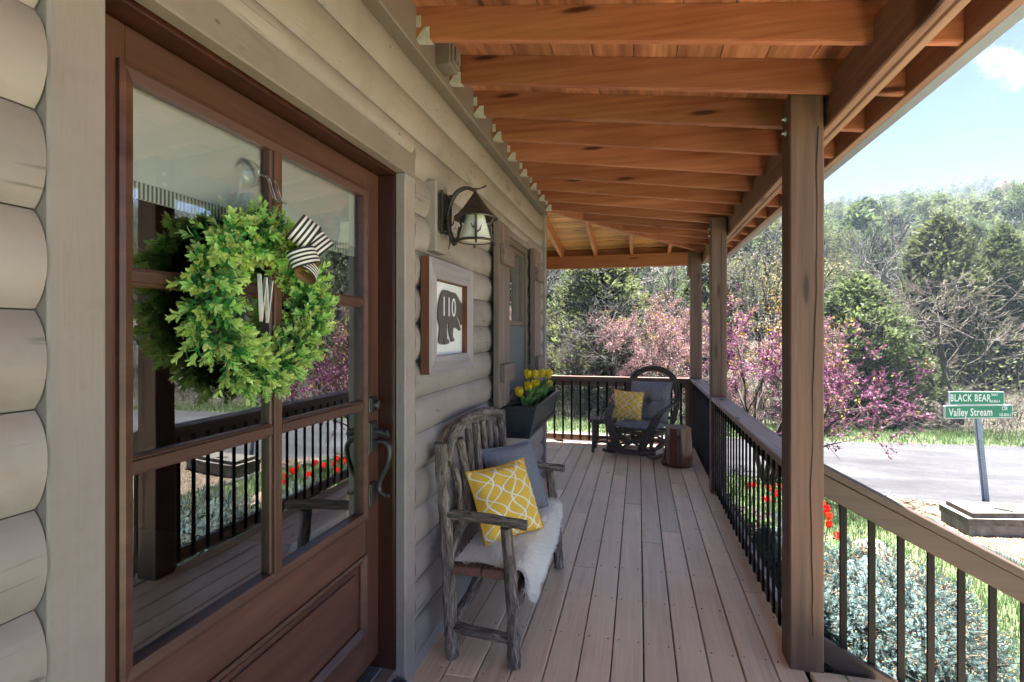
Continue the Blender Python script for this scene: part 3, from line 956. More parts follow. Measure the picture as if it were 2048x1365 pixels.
# ------------------------------------------------------------------ railings
def bar(mb, x, y, z0, z1, wx, wy): mb.box(x - wx / 2, x + wx / 2, y - wy / 2, y + wy / 2, z0, z1, .002)
def side_rail(y0, y1, label, newel0):
    r = thing('porch_railing', label, 'railing', (.735, (y0 + y1) / 2, 0), 'timber railings with black balusters round the porch')
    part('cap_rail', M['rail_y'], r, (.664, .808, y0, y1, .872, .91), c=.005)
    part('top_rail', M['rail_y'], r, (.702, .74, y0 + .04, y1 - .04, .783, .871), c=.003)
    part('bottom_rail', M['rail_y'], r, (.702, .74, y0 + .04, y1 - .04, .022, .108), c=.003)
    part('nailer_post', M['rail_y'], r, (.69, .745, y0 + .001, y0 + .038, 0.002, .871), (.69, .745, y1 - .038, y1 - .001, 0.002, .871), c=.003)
    n = int((y1 - y0 - .1) / .1145)
    st = (y1 - y0 - .1) / n
    for k in range(n + 1):
        mb = MB(); bar(mb, .694, y0 + .05 + st * k, .035, .845, .012, .027); mb.build('baluster', M['black_iron'], r)
side_rail(2.728, 5.221, 'long side railing between the nearest and the middle porch post', True)
side_rail(5.363, 7.204, 'short side railing between the middle post and the corner post', False)
r = thing('porch_railing', 'rear railing across the end of the porch behind the rocking chair', 'railing', (-1, 7.28, 0), 'timber railings with black balusters round the porch')
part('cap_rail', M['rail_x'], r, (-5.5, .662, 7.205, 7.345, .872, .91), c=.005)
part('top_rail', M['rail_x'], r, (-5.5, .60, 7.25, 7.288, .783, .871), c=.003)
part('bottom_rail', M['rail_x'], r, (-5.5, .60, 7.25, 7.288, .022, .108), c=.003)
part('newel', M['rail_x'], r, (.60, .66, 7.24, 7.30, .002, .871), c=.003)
for k in range(40):
    x = .545 - .1207 * k
    mb = MB(); bar(mb, x, 7.241, .035, .845, .027, .012); mb.build('baluster', M['black_iron'], r)
# stair railing runs down to the right from the nearest post
r = thing('stair_railing', 'sloping timber stair railing with black balusters above the blue spruce', 'railing', (1.4, 2.65, 0))
SS = -.522
def sl(x, z): return z + SS * (x - .81)
def slope_piece(name, z0, z1, y0, y1, x0=.806, x1=3.0):
    mb = MB(); c = .004
    prof = [(y0 + c, z0), (y1 - c, z0), (y1, z0 + c), (y1, z1 - c), (y1 - c, z1), (y0 + c, z1), (y0, z1 - c), (y0, z0 + c)]
    vs = [(x, y, sl(x, z)) for x in (x0, x1) for (y, z) in prof]
    fs = [tuple(range(8)), tuple(range(8, 16))] + [(j, (j + 1) % 8, 8 + (j + 1) % 8, 8 + j) for j in range(8)]
    mb.add(vs, fs); return mb.build(name, M['stair_rail'], r)
M['stair_rail'] = wood('stair_rail_timber', rgb('2e211b'), rgb('48372e'), 0, .55, False, None, .3, .06, 60)
slope_piece('cap_rail', .882, .921, 2.612, 2.752)
slope_piece('top_rail', .780, .8812, 2.622, 2.660)
slope_piece('bottom_rail', .030, .136, 2.622, 2.660)
for k in range(16):
    x = .905 + .1145 * k
    mb = MB(); bar(mb, x, 2.668, sl(x, .05), sl(x, .86), .029, .012); mb.build('baluster', M['black_iron'], r)
# ------------------------------------------------------------------ soft goods
def pillow_mesh(mb, c, a, b, w, h, t, n=18, seed=0, pinch=.07, tuft=False, sag=0.0, mi=0):
    c, a, b = Vector(c), Vector(a).normalized(), Vector(b).normalized()
    nn = a.cross(b).normalized()
    vs, fs, uvs = [], [], []
    for side in (1, -1):
        o = len(vs)
        for i in range(n + 1):
            for j in range(n + 1):
                u, v = -1 + 2 * i / n, -1 + 2 * j / n
                x = w / 2 * u * (1 - pinch * (1 - v * v) * u * u)
                y = h / 2 * v * (1 - pinch * (1 - u * u) * v * v)
                k = max(0, (1 - u * u) * (1 - v * v)) ** .42
                th = t / 2 * k * (1 + .16 * mnoise.noise(Vector((u * 2.2 + seed, v * 2.2, side + seed))) + .07 * mnoise.noise(Vector((u * 6 + seed, v * 6, side))))
                if tuft and side > 0:
                    d = math.hypot(u, v)
                    th *= 1 - .75 * math.exp(-(d / .16) ** 2) - .28 * math.exp(-(v / .07) ** 2) - .2 * math.exp(-(u / .09) ** 2) * math.exp(-(d / .5) ** 2)
                y2 = y - sag * (1 - u * u) * max(0, v)
                vs.append(c + a * x + b * y2 + nn * (th * side))
        for i in range(n):
            for j in range(n):
                q = [o + i * (n + 1) + j, o + (i + 1) * (n + 1) + j, o + (i + 1) * (n + 1) + j + 1, o + i * (n + 1) + j + 1]
                uq = [(i / n, j / n), ((i + 1) / n, j / n), ((i + 1) / n, (j + 1) / n), (i / n, (j + 1) / n)]
                if side < 0: q, uq = q[::-1], uq[::-1]
                fs.append(tuple(q)); uvs.append(uq)
    mb.add(vs, fs, mi, uvs)
    edge = []
    for (u0, v0, u1, v1) in ((-1, -1, 1, -1), (1, -1, 1, 1), (1, 1, -1, 1), (-1, 1, -1, -1)):
        for k in range(10):
            u, v = u0 + (u1 - u0) * k / 10, v0 + (v1 - v0) * k / 10
            edge.append(c + a * (w / 2 * u * (1 - pinch * (1 - v * v) * u * u)) + b * (h / 2 * v * (1 - pinch * (1 - u * u) * v * v) - sag * (1 - u * u) * max(0, v)))
    return edge

def cushion(name, label, cat, c, a, b, w, h, t, mat, pipe=None, pipe_r=.005, group=None, **kw):
    o = thing(name, label, cat, c, group)
    mb = MB(); e = pillow_mesh(mb, c, a, b, w, h, t, **kw); mb.build('cover', mat, o, True)
    if pipe:
        mb = MB(); mb.tube(e, pipe_r, 6, close=True); mb.build('piping', pipe, o, True)
    return o
def axes(phi, tilt, roll=0.0):
    """cushion facing +x turned by phi towards -y, leaning back by tilt"""
    p, t = math.radians(phi), math.radians(tilt)
    a = Vector((math.sin(p), math.cos(p), 0)); b = Vector((-math.sin(t) * math.cos(p), math.sin(t) * math.sin(p), math.cos(t)))
    r = math.radians(roll)
    return a * math.cos(r) + b * math.sin(r), b * math.cos(r) - a * math.sin(r)

# ------------------------------------------------------------------ bark log bench
bench = thing('log_bench', 'rustic bark covered log bench with a slatted arched back against the cabin wall', 'bench', (-.7, 2.83, 0))
sd = [0]
def log(name, pts, r, parent=bench, mat=None, n=14, rough=.13, r1=None, k=14):
    sd[0] += 1
    P = smoothcurve(pts, k) if len(pts) > 2 else [Vector(pts[0]).lerp(Vector(pts[1]), i / k) for i in range(k + 1)]
    rr = [r + ((r1 or r) - r) * i / (len(P) - 1) for i in range(len(P))]
    w = [p + Vector((mnoise.noise(Vector((i * .35, sd[0], 0))), mnoise.noise(Vector((0, i * .35, sd[0]))), mnoise.noise(Vector((sd[0], 0, i * .35))))) * (r * .14) for i, p in enumerate(P)]
    mb = MB(); mb.tube(w, rr, n, rough=rough, seed=sd[0]); return mb.build(name, mat or M['bark'], parent, True)
log('rear_leg', [(-.852, 2.315, .001), (-.866, 2.312, .42), (-.905, 2.302, 1.0)], .033, r1=.029, k=26)
log('rear_leg', [(-.848, 3.37, .001), (-.862, 3.375, .42), (-.90, 3.38, 1.0)], .033, r1=.029, k=26)
log('front_leg', [(-.549, 2.303, .001), (-.555, 2.300, .3), (-.585, 2.300, .635)], .031, r1=.027, k=26)
log('front_leg', [(-.500, 3.345, .001), (-.52, 3.345, .3), (-.565, 3.345, .625)], .031, r1=.027, k=26)
log('arm', [(-.88, 2.305, .672), (-.68, 2.298, .668), (-.487, 2.290, .654)], .023, k=14)
log('arm', [(-.88, 3.375, .665), (-.68, 3.355, .655), (-.465, 3.345, .645)], .023, k=14)
log('arched_top_rail', [(-.895, 2.335, .90), (-.902, 2.42, .985), (-.908, 2.56, 1.035), (-.912, 2.80, 1.045), (-.912, 3.08, 1.03), (-.905, 3.35, .985)], .033, r1=.029, k=10)
log('lower_back_rail', [(-.875, 2.33, .47), (-.885, 2.52, .535), (-.885, 2.83, .56), (-.885, 3.15, .535), (-.87, 3.36, .47)], .030, k=10)
for k in range(7):
    t = k - 3
    y0, y1 = 2.84 + t * .105, 2.85 + t * .138
    zt = 1.02 - .012 * t * t * (.85 if abs(t) == 3 else .6)
    log('back_slat', [(-.875, y0, .545 - .008 * abs(t)), (-.885, (y0 + y1) / 2 + .012 * math.sin(k * 2.1), .78), (-.905, y1, zt - .02)], .0195 + .003 * (k % 2), k=16)
log('side_stretcher', [(-.855, 2.312, .145), (-.55, 2.302, .125)], .024)
log('side_stretcher', [(-.85, 3.37, .145), (-.51, 3.345, .125)], .024)
log('curved_brace', [(-.84, 2.33, .17), (-.80, 2.46, .24), (-.76, 2.62, .36), (-.74, 2.72, .40)], .026)
log('curved_brace', [(-.84, 3.35, .17), (-.80, 3.22, .24), (-.76, 3.06, .36), (-.74, 2.96, .40)], .026)
log('front_brace', [(-.55, 2.33, .20), (-.55, 2.5, .30), (-.55, 2.83, .365), (-.54, 3.15, .30), (-.52, 3.32, .2)], .024)
mb = MB()
for (x0, x1) in ((-.868, -.708), (-.704, -.535)):
    mb = MB(); mb.box(x0, x1, 2.298, 3.365, .392, .432, .005); mb.build('seat_board', M['seat_slab'], bench)

# sheepskin over the seat, hanging over the front edge
skin = thing('sheepskin', 'fluffy white sheepskin throw draped over the seat of the log bench', 'sheepskin', (-.68, 2.85, .45))
def skin_pt(s, t):
    """s 0..1 back to front and over the edge, t 0..1 along the bench"""
    y = 2.335 + .99 * t + .02 * math.sin(s * 7 + t * 3)
    L1 = .305
    hang = .17 * (1 - .22 * abs(t - .12)) * (1 - .55 * math.exp(-(t / .05) ** 2)) * (1 - .5 * math.exp(-((1 - t) / .06) ** 2))
    d = s * (L1 + .05 + hang)
    if d < L1: return Vector((-.845 + d, y, .440 + .012 * mnoise.noise(Vector((d * 9, t * 7, 1)))))
    if d < L1 + .05:
        a = (d - L1) / .05 * math.pi / 2
        return Vector((-.54 + .032 * math.sin(a), y, .408 + .032 * math.cos(a)))
    return Vector((-.506 + .02 * mnoise.noise(Vector((t * 8, d * 5, 3))), y, .406 - (d - L1 - .05)))
mb = MB(); ns, nt_ = 26, 40; vs = []; fs = []
for i in range(ns + 1):
    for j in range(nt_ + 1): vs.append(skin_pt(i / ns, j / nt_))
for i in range(ns):
    for j in range(nt_): fs.append((i * (nt_ + 1) + j, (i + 1) * (nt_ + 1) + j, (i + 1) * (nt_ + 1) + j + 1, i * (nt_ + 1) + j + 1))
mb.add(vs, fs); mb.build('hide', M['fleece_mat'], skin, True)
rg = np.random.default_rng(5)
NF = 21000
Vf = np.zeros((NF * 5, 3)); Ff = []
for q in range(NF):
    s_, t_ = rg.random(), rg.random()
    if rg.random() < .12: t_ = rg.choice([0.0, 1.0]) + 0
    if rg.random() < .07: s_ = 1.0
    p = skin_pt(s_, t_); p2 = skin_pt(min(1, s_ + .02), t_); p3 = skin_pt(s_, t_ + .01)
    nrm = (p3 - p).cross(p2 - p)
    nrm = nrm.normalized() if nrm.length else Vector((0, 0, 1))
    if nrm.z < -.2 or nrm.x < -.3: nrm = -nrm
    fl = Vector((.55 + .5 * mnoise.noise(p * 14), .9 * mnoise.noise(p * 11 + Vector((5, 0, 0))), -.25 + .3 * mnoise.noise(p * 17))) + Vector(rg.normal(0, .28, 3))
    if t_ == 0: fl += Vector((0, -.8, -.1))
    if t_ == 1: fl += Vector((0, .8, -.1))
    ln = rg.uniform(.022, .042)
    d = (nrm * .75 + fl * .62).normalized() * ln
    d2 = d * .55 + Vector((0, 0, -.006)) + fl * .008
    side = d.cross(Vector(rg.normal(0, 1, 3))).normalized() * .0016
    b_ = q * 5
    Vf[b_] = p - side; Vf[b_ + 1] = p + side; Vf[b_ + 2] = p + d * .6 - side * .8; Vf[b_ + 3] = p + d * .6 + side * .8; Vf[b_ + 4] = p + d * .6 + d2 * .6
    Ff += [(b_, b_ + 1, b_ + 3), (b_, b_ + 3, b_ + 2), (b_ + 2, b_ + 3, b_ + 4)]
o = npmesh('fleece', Vf - np.array(skin.location), np.array(Ff), M['fleece_mat'], parent=skin); o['kind'] = 'stuff'

a, b = axes(30, 22)
cushion('grey_pillow', 'grey linen pillow propped behind the yellow pillow on the log bench', 'pillow', (-.715, 3.04, .645), a, b, .42, .42, .15, M['grey_fabric'], M['grey_fabric'], seed=4)
a, b = axes(40, 24, 3)
cushion('yellow_pillow', 'yellow trellis print pillow on the white sheepskin of the log bench', 'pillow', (-.690, 2.70, .622), a, b, .385, .385, .15, M['trellis'], M['yellow_piping'], seed=1, group='yellow trellis pillows')

# ------------------------------------------------------------------ bentwood rocking chair (built facing -y, then turned)
ch = thing('rocking_chair', 'dark bentwood twig rocking chair with a hooped back in the porch corner', 'rocking chair', (0, 0, 0))
def rod(name, pts, r, n=8, k=8, rough=.05, parent=ch): return log(name, pts, r, parent, M['twig'], n, rough, None, k)
rod('front_bar', [(-.30, -.33, .085), (-.1, -.35, .075), (.12, -.345, .08), (.31, -.32, .10)], .033, 10)
rod('back_bar', [(-.30, .36, .10), (.30, .36, .10)], .026)
for sx in (-1, 1):
    rod('rocker', [(sx * .285, -.47, .085), (sx * .285, -.25, .028), (sx * .285, .05, .022), (sx * .285, .35, .05), (sx * .285, .60, .12)], .021)
    rod('side_bar', [(sx * .29, -.33, .13), (sx * .31, 0, .15), (sx * .29, .35, .12)], .022)
    rod('front_leg', [(sx * .255, -.315, .08), (sx * .255, -.285, .30)], .024)
    rod('rear_leg', [(sx * .265, .30, .08), (sx * .265, .27, .34)], .024)
    rod('seat_side', [(sx * .27, -.32, .295), (sx * .27, .32, .275)], .024)
    rod('side_twig', [(sx * .27, -.30, .12), (sx * .30, 0, .20), (sx * .27, .30, .25)], .015)
    rod('side_twig', [(sx * .27, .30, .12), (sx * .30, 0, .19), (sx * .27, -.30, .26)], .015)
    for k in range(5):                    # bundle of bent rods that makes each arm
        q = (k - 2) * .021
        rod('arm_rod', [(sx * (.135 + q * .9), -.335 + abs(q) * .2, .09), (sx * (.205 + q), -.365, .24), (sx * (.29 + q), -.345, .42), (sx * (.325 + q * .9), -.24, .535), (sx * (.345 + q * .5), -.02, .60), (sx * (.36 + q * .3), .25, .645)], .0115, 6, 6)
for (y, z) in ((-.30, .30), (.0, .285), (.28, .275)): rod('seat_bar', [(-.29, y, z), (.29, y, z)], .025 if y < 0 else .018)
rod('front_twig', [(-.26, -.33, .235), (0, -.34, .20), (.26, -.33, .225)], .021)
rod('front_twig', [(-.25, -.31, .11), (-.05, -.32, .18), (.18, -.31, .28)], .014)
rod('front_twig', [(.25, -.31, .11), (.05, -.32, .18), (-.18, -.31, .28)], .014)
rod('rear_twig', [(-.26, .30, .12), (.26, .30, .26)], .013); rod('rear_twig', [(.26, .30, .12), (-.26, .30, .26)], .013)
for k in range(6):                        # hooped back
    s = 1 - .032 * k
    pts = [(-.25 * s, .27, .20), (-.335 * s, .30, .45), (-.365 * s, .335, .68), (-.315 * s, .37, .70 + .215 * s), (-.175 * s, .39, .72 + .315 * s), (0, .395, .725 + .345 * s), (.175 * s, .39, .72 + .315 * s), (.315 * s, .37, .70 + .215 * s), (.365 * s, .335, .68), (.335 * s, .30, .45), (.25 * s, .27, .20)]
    rod('hoop_rod', [(x, y + .006 * (k % 2), z) for x, y, z in pts], .0105, 6, 6)
for k in range(5):                        # lattice of thin rods in the hoop
    x = -.2 + .1 * k
    rod('lattice_rod', [(x - .09, .34, .50), (x - .05, .365, .72), (x + .02, .385, .90 - .5 * x * x), (x + .10, .375, .70), (x + .13, .345, .5)], .0062, 5, 6, 0)
rod('back_bar', [(-.36, .345, .66), (.36, .345, .66)], .019)
rod('back_bar', [(-.34, .31, .42), (.34, .31, .42)], .019)
CH_A, CH_L = math.radians(-24), Vector((.035, 6.78, 0))
ch.rotation_euler = (0, 0, CH_A); ch.location = CH_L
RC = Matrix.Rotation(CH_A, 3, 'Z')
def cw(p): return RC @ Vector(p) + CH_L
cushion('seat_cushion', 'flat slate grey cushion on the seat of the rocking chair', 'cushion', cw((0, -.04, .365)), RC @ Vector((1, 0, 0)), RC @ Vector((0, 1, -.03)), .54, .54, .115, M['chair_fabric'], M['chair_fabric'], .006, seed=8, tuft=True, pinch=.03)
cushion('back_cushion', 'tufted slate grey cushion leaning on the back of the rocking chair', 'cushion', cw((.015, .20, .63)), RC @ Vector((1, 0, .02)), RC @ Vector((0, .30, .95)), .55, .53, .19, M['chair_fabric'], M['chair_fabric'], .006, seed=11, tuft=True, pinch=.035)
cushion('yellow_pillow', 'yellow trellis print pillow leaning in the rocking chair', 'pillow', cw((-.155, -.06, .595)), RC @ Vector((.97, .12, -.03)), RC @ Vector((-.02, .28, .95)), .38, .37, .14, M['trellis'], M['yellow_piping'], seed=6, group='yellow trellis pillows')

# twig stool behind the chair
st = thing('twig_stool', 'small dark twig stool half hidden behind the rocking chair', 'stool', (-.44, 6.80, 0))
R3 = random.Random(9)
for (x, y) in ((-.565, 6.675), (-.325, 6.70), (-.555, 6.93), (-.315, 6.95)):
    log('leg', [(x, y, .001), (x + .008, y, .2), (x + .004, y, .385)], .019, st, M['twig'], 8, .06, None, 5)
for (p, q) in (((-.565, 6.675), (-.325, 6.70)), ((-.555, 6.93), (-.315, 6.95)), ((-.565, 6.675), (-.555, 6.93)), ((-.325, 6.70), (-.315, 6.95))):
    for z in (.11, .345): log('rung', [(p[0], p[1], z), ((p[0] + q[0]) / 2, (p[1] + q[1]) / 2, z + .03), (q[0], q[1], z)], .014, st, M['twig'], 8, .06, None, 4)
mb = MB()
for k in range(7): mb.tube([(-.59 + .046 * k, 6.65, .40), (-.585 + .046 * k, 6.98, .40)], .023, 8, rough=.05, seed=k)
mb.build('top', M['twig'], st, True)

# tree stump table
stp = thing('stump_table', 'varnished tree stump side table beside the rocking chair', 'stump', (.437, 6.255, 0))
mb = MB(); mb.lathe([(.150, .001), (.160, .01), (.159, .05), (.152, .16), (.146, .30), (.142, .40), (.139, .434)], (.437, 6.255, 0), 36, 0, .012)
mb.build('trunk', M['stump'], stp, True)
mb = MB(); mb.lathe([(.139, .434), (.134, .4405), (.07, .4415), (.001, .442)], (.437, 6.255, 0), 36, 0, .012); mb.build('cut_top', M['stump_top'], stp)
mb = MB(); mb.tube([(.26, 6.18, .03), (.30, 6.2, .05)], [.03, .034], 9, rough=.1); mb.build('root_stub', M['stump'], stp)
mb = MB(); mb.lathe([(.018, 0), (.012, .006), (.001, .008)], (0, 0, 0), 12)
mb.v = [(.437 + .0 + x * 1, 6.255 - .1455 - z, .345 + y) for x, y, z in mb.v]; mb.build('knot', M['crack'], stp)

# ------------------------------------------------------------------ planter and yellow tulips
pl = thing('window_box', 'black painted window box with recessed panels under the cabin window', 'planter', (-.83, 4.12, .78))
Y0, Y1, XB = 3.585, 4.675, -.935
ZT, ZL = .985, .775
def sec(z): return XB + (.182 + (z - ZL) / (ZT - ZL) * .045)     # front face at height z
mb = MB()
for (y, s_) in ((Y0, 1), (Y1, -1)):
    mb.prism([(XB, y, ZL), (sec(ZL), y, ZL), (sec(ZT), y, ZT), (XB, y, ZT)], (0, s_ * .016, 0))
mb.prism([(sec(ZL) - .018, Y0 + .016, ZL), (sec(ZL), Y0 + .016, ZL), (sec(ZT), Y0 + .016, ZT), (sec(ZT) - .018, Y0 + .016, ZT)], (0, Y1 - Y0 - .032, 0))
mb.box(XB, XB + .016, Y0 + .016, Y1 - .016, ZL, ZT, 0); mb.box(XB + .017, sec(ZL) - .019, Y0 + .016, Y1 - .016, ZL, ZL + .015, 0)
mb.build('body', M['black_paint'], pl)
mb = MB()
w = .026
d = (0, -.011, 0)
for z0, z1 in ((ZL, ZL + w), (ZT - w, ZT)): mb.prism([(XB, Y0, z0), (sec(z0), Y0, z0), (sec(z1), Y0, z1), (XB, Y0, z1)], d)
za, zb_ = ZL + w, ZT - w
mb.prism([(XB, Y0, za), (XB + w, Y0, za), (XB + w, Y0, zb_), (XB, Y0, zb_)], d)
mb.prism([(sec(za) - w, Y0, za), (sec(za), Y0, za), (sec(zb_), Y0, zb_), (sec(zb_) - w, Y0, zb_)], d)
mb.build('end_moulding', M['black_paint'], pl)
mb = MB()
for z0, z1 in ((ZL, ZL + w), (ZT - w, ZT)): mb.prism([(sec(z0), Y0 - .011, z0), (sec(z0) + .011, Y0 - .011, z0), (sec(z1) + .011, Y0 - .011, z1), (sec(z1), Y0 - .011, z1)], (0, Y1 - Y0 + .011, 0))
for y in (Y0 - .011, Y1 - .03): mb.prism([(sec(za), y, za), (sec(za) + .011, y, za), (sec(zb_) + .011, y, zb_), (sec(zb_), y, zb_)], (0, .03, 0))
mb.build('front_moulding', M['black_paint'], pl)
mb = MB()
mb.box(sec(ZT) - .01, sec(ZT) + .016, Y0 - .014, Y1 + .004, ZT + .0005, ZT + .014, .003); mb.box(XB, sec(ZT) - .011, Y0 - .014, Y0 + .012, ZT + .0005, ZT + .014, .003); mb.box(XB, sec(ZT) - .011, Y1 - .02, Y1 + .004, ZT + .0005, ZT + .014, .003)
mb.build('rim', M['black_paint'], pl)
mb = MB(); mb.box(XB + .017, sec(.955) - .02, Y0 + .017, Y1 - .017, .935, .957, .0); mb.build('soil', M['soil'], pl)

M['tulip_leaf'] = leafmat('tulip_leaf', rgb('4f7a3c'), rgb('86a964'), .25, .5, .1, .01, 20)
M['tulip_yellow'] = leafmat('tulip_petal_yellow', rgb('e8c818'), rgb('f6e048'), .35, .5, .04, .005, 30)
M['tulip_red'] = leafmat('tulip_petal_red', rgb('d8231a'), rgb('f04a30'), .3, .5, .06, .01, 30)
def leaf_blade(mb, base, az, ln, wid, lean, droop, mi=0, n=7):
    base = Vector(base); h = Vector((math.cos(az), math.sin(az), 0)); sdv = Vector((-math.sin(az), math.cos(az), 0))
    vs, fs = [], []
    p = base.copy(); el = lean
    for i in range(n + 1):
        t = i / n
        wd = wid * (math.sin(math.pi * min(1, (t * .92 + .08))) ** .8) * (1 if i < n else 0.02)
        up = Vector((0, 0, 1))
        nrm = h * -math.sin(el) + up * math.cos(el)
        fold = wd * .35
        vs += [p - sdv * wd / 2 + nrm * fold * .5, p - nrm * fold * .2, p + sdv * wd / 2 + nrm * fold * .5]
        p = p + (h * math.cos(el) + up * math.sin(el)) * (ln / n)
        el -= droop / n
    for i in range(n):
        o = i * 3
        fs += [(o, o + 1, o + 4, o + 3), (o + 1, o + 2, o + 5, o + 4)]
    mb.add(vs, fs, mi)
def tulip(name, label, base, head, pet, seed, group, size=.034, leaves=3, open_=.15, lf=.22):
    r = random.Random(seed)
    base, head = Vector(base), Vector(head)
    t = thing(name, label, 'tulip', base, group)
    mb = MB(); mid = (base + head) / 2 + Vector((r.uniform(-.012, .012), r.uniform(-.012, .012), 0))
    P = smoothcurve([base, mid, head], 5); mb.tube(P, .0038, 6); mb.build('stem', M['tulip_leaf'], t, True)
    d = (head - mid).normalized()
    mb = MB()
    a_ = d.orthogonal().normalized(); b_ = d.cross(a_)
    for ring, (off, sc) in enumerate(((0, 1.0), (math.pi / 3, .92))):
        for k in range(3):
            th = off + 2 * math.pi * k / 3 + r.uniform(-.1, .1)
            o_ = a_ * math.cos(th) + b_ * math.sin(th); tg = d.cross(o_)
            vs, fs = [], []
            n = 6
            for i in range(n + 1):
                s = i / n
                rad = size * (.15 + .86 * math.sin(min(1, s * 1.25) * math.pi / 2) - (.28 - open_) * max(0, s - .55) * 2) * sc
                hgt = size * 2.0 * s
                wd = size * 1.25 * math.sin(math.pi * (.12 + .84 * s)) ** .7 * (1 if i < n else .25)
                for j in (-1, 0, 1):
                    vs.append(head + d * (hgt - abs(j) * .1 * size) + o_ * (rad - (abs(j) * wd * .28)) + tg * (j * wd * .6))
            for i in range(n):
                for j in range(2): fs.append((i * 3 + j, i * 3 + j + 1, i * 3 + j + 4, i * 3 + j + 3))
            mb.add(vs, fs)
    mb.build('flower', pet, t, True)
    for k in range(leaves):
        mb = MB(); leaf_blade(mb, base + Vector((r.uniform(-.01, .01), r.uniform(-.01, .01), -.005)), r.uniform(0, 6.28), lf * r.uniform(.8, 1.15), .040 * r.uniform(.8, 1.2), r.uniform(1.0, 1.4), r.uniform(.3, 1.2))
        mb.build('leaf', M['tulip_leaf'], t, True)
    return t
ytul = [((-.835, 4.02), (-.835, 3.975, 1.165), 'tallest yellow tulip at the near end of the window box'),
        ((-.80, 3.84), (-.795, 3.79, 1.085), 'low yellow tulip nearest the camera in the window box'),
        ((-.83, 3.80), (-.84, 3.73, 1.055), 'lowest half open yellow tulip against the shutter'),
        ((-.79, 4.05), (-.785, 4.00, 1.085), 'big double yellow tulip in the middle front of the window box'),
        ((-.84, 4.22), (-.845, 4.30, 1.135), 'upright yellow tulip in the middle back of the window box'),
        ((-.80, 4.28), (-.80, 4.36, 1.140), 'open yellow tulip right of the middle of the window box'),
        ((-.79, 4.42), (-.775, 4.55, 1.120), 'wide open yellow tulip at the far end of the window box'),
        ((-.81, 4.46), (-.79, 4.62, 1.040), 'drooping yellow tulip bud over the far end of the window box')]
for k, (bs_, hd, lb) in enumerate(ytul):
    tulip('yellow_tulip', lb, (bs_[0], bs_[1], .955), hd, M['tulip_yellow'], 40 + k, 'yellow tulips in the window box', .035 if k != 6 else .039, 5, .12 + .2 * (k in (6, 5)), .20)

# ------------------------------------------------------------------ wall lantern
LX, LY = -.765, 2.405
lan = thing('wall_lantern', 'rustic bronze wall lantern with twig arms and a frosted glass shade', 'lantern', (-.934, LY, 2.1))
mb = MB(); mb.box(-.934, -.920, LY - .058, LY + .058, 2.005, 2.185, .006); bp = mb.build('back_plate', M['bronze'], lan)
mb = MB()
for (y0, y1, z0, z1) in ((-.062, -.055, 1.99, 2.20), (.055, .062, 2.0, 2.205)): mb.tube([(-.916, LY + y0, z0), (-.912, LY + (y0 + y1) / 2, (z0 + z1) / 2), (-.916, LY + y1, z1)], .007, 7, rough=.2, seed=3)
for z in (2.006, 2.183): mb.tube([(-.916, LY - .065, z), (-.914, LY, z + .006), (-.916, LY + .065, z - .004)], .007, 7, rough=.2, seed=5)
mb.tube([(-.914, LY + .05, 2.02), (-.916, LY + .06, 1.97), (-.918, LY + .045, 1.93)], [.006, .005, .002], 6); mb.tube([(-.912, LY - .04, 2.08), (-.905, LY - .02, 2.12), (-.90, LY - .015, 2.16)], [.005, .004, .002], 6)
mb.build('plate_twigs', M['bronze'], bp, True)
mb = MB(); mb.tube(smoothcurve([(-.868, LY, 1.945), (-.893, LY, 2.00), (-.905, LY, 2.07), (-.893, LY, 2.14), (-.862, LY, 2.196), (-.815, LY, 2.218), (-.772, LY, 2.205), (LX, LY, 2.190)], 5), [.0125] * 10 + [.0115] * 15 + [.009] * 11, 9, rough=.12, seed=2)
mb.tube([(-.778, LY, 2.208), (-.745, LY + .012, 2.214), (-.715, LY + .02, 2.232)], [.007, .005, .0025], 6)
mb.tube([(-.735, LY + .015, 2.218), (-.712, LY + .012, 2.222)], [.004, .002], 6)
mb.tube([(-.897, LY, 2.03), (-.875, LY - .01, 2.045), (-.868, LY - .012, 2.07)], [.005, .004, .002], 6)
mb.tube([(-.878, LY, 1.965), (-.862, LY + .01, 1.98), (-.858, LY + .01, 1.995)], [.005, .004, .002], 6)
arm = mb.build('branch_arm', M['bronze'], lan, True)
mb = MB()
for k in range(5): mb.tube([(-.905 + .017 * math.cos(t * .785), LY + .017 * math.sin(t * .785), 2.055 + .007 * k) for t in range(8)], .004, 5, close=True)
mb.tube([(-.922, LY, 2.07), (-.905, LY, 2.07)], .010, 8)
mb.build('wire_wrap', M['bronze'], arm, True)
mb = MB(); mb.lathe([(.006, 2.195), (.012, 2.186), (.03, 2.160), (.062, 2.115), (.092, 2.082), (.108, 2.070), (.106, 2.064), (.085, 2.070), (.05, 2.1)], (LX, LY, 0), 28, 0, .03); mb.build('roof_cap', M['bronze'], lan, True)
mb = MB(); mb.lathe([(.046, 2.082), (.05, 2.06), (.064, 2.01), (.078, 1.960), (.076, 1.958), (.02, 1.956), (.001, 1.956)], (LX, LY, 0), 28); mb.build('glass_shade', M['shade_glass'], lan, True)
mb = MB(); mb.tube([(LX + .083 * math.cos(t * .2618), LY + .083 * math.sin(t * .2618), 1.960) for t in range(24)], .0065, 7, close=True); ring = mb.build('bottom_ring', M['bronze'], lan, True)
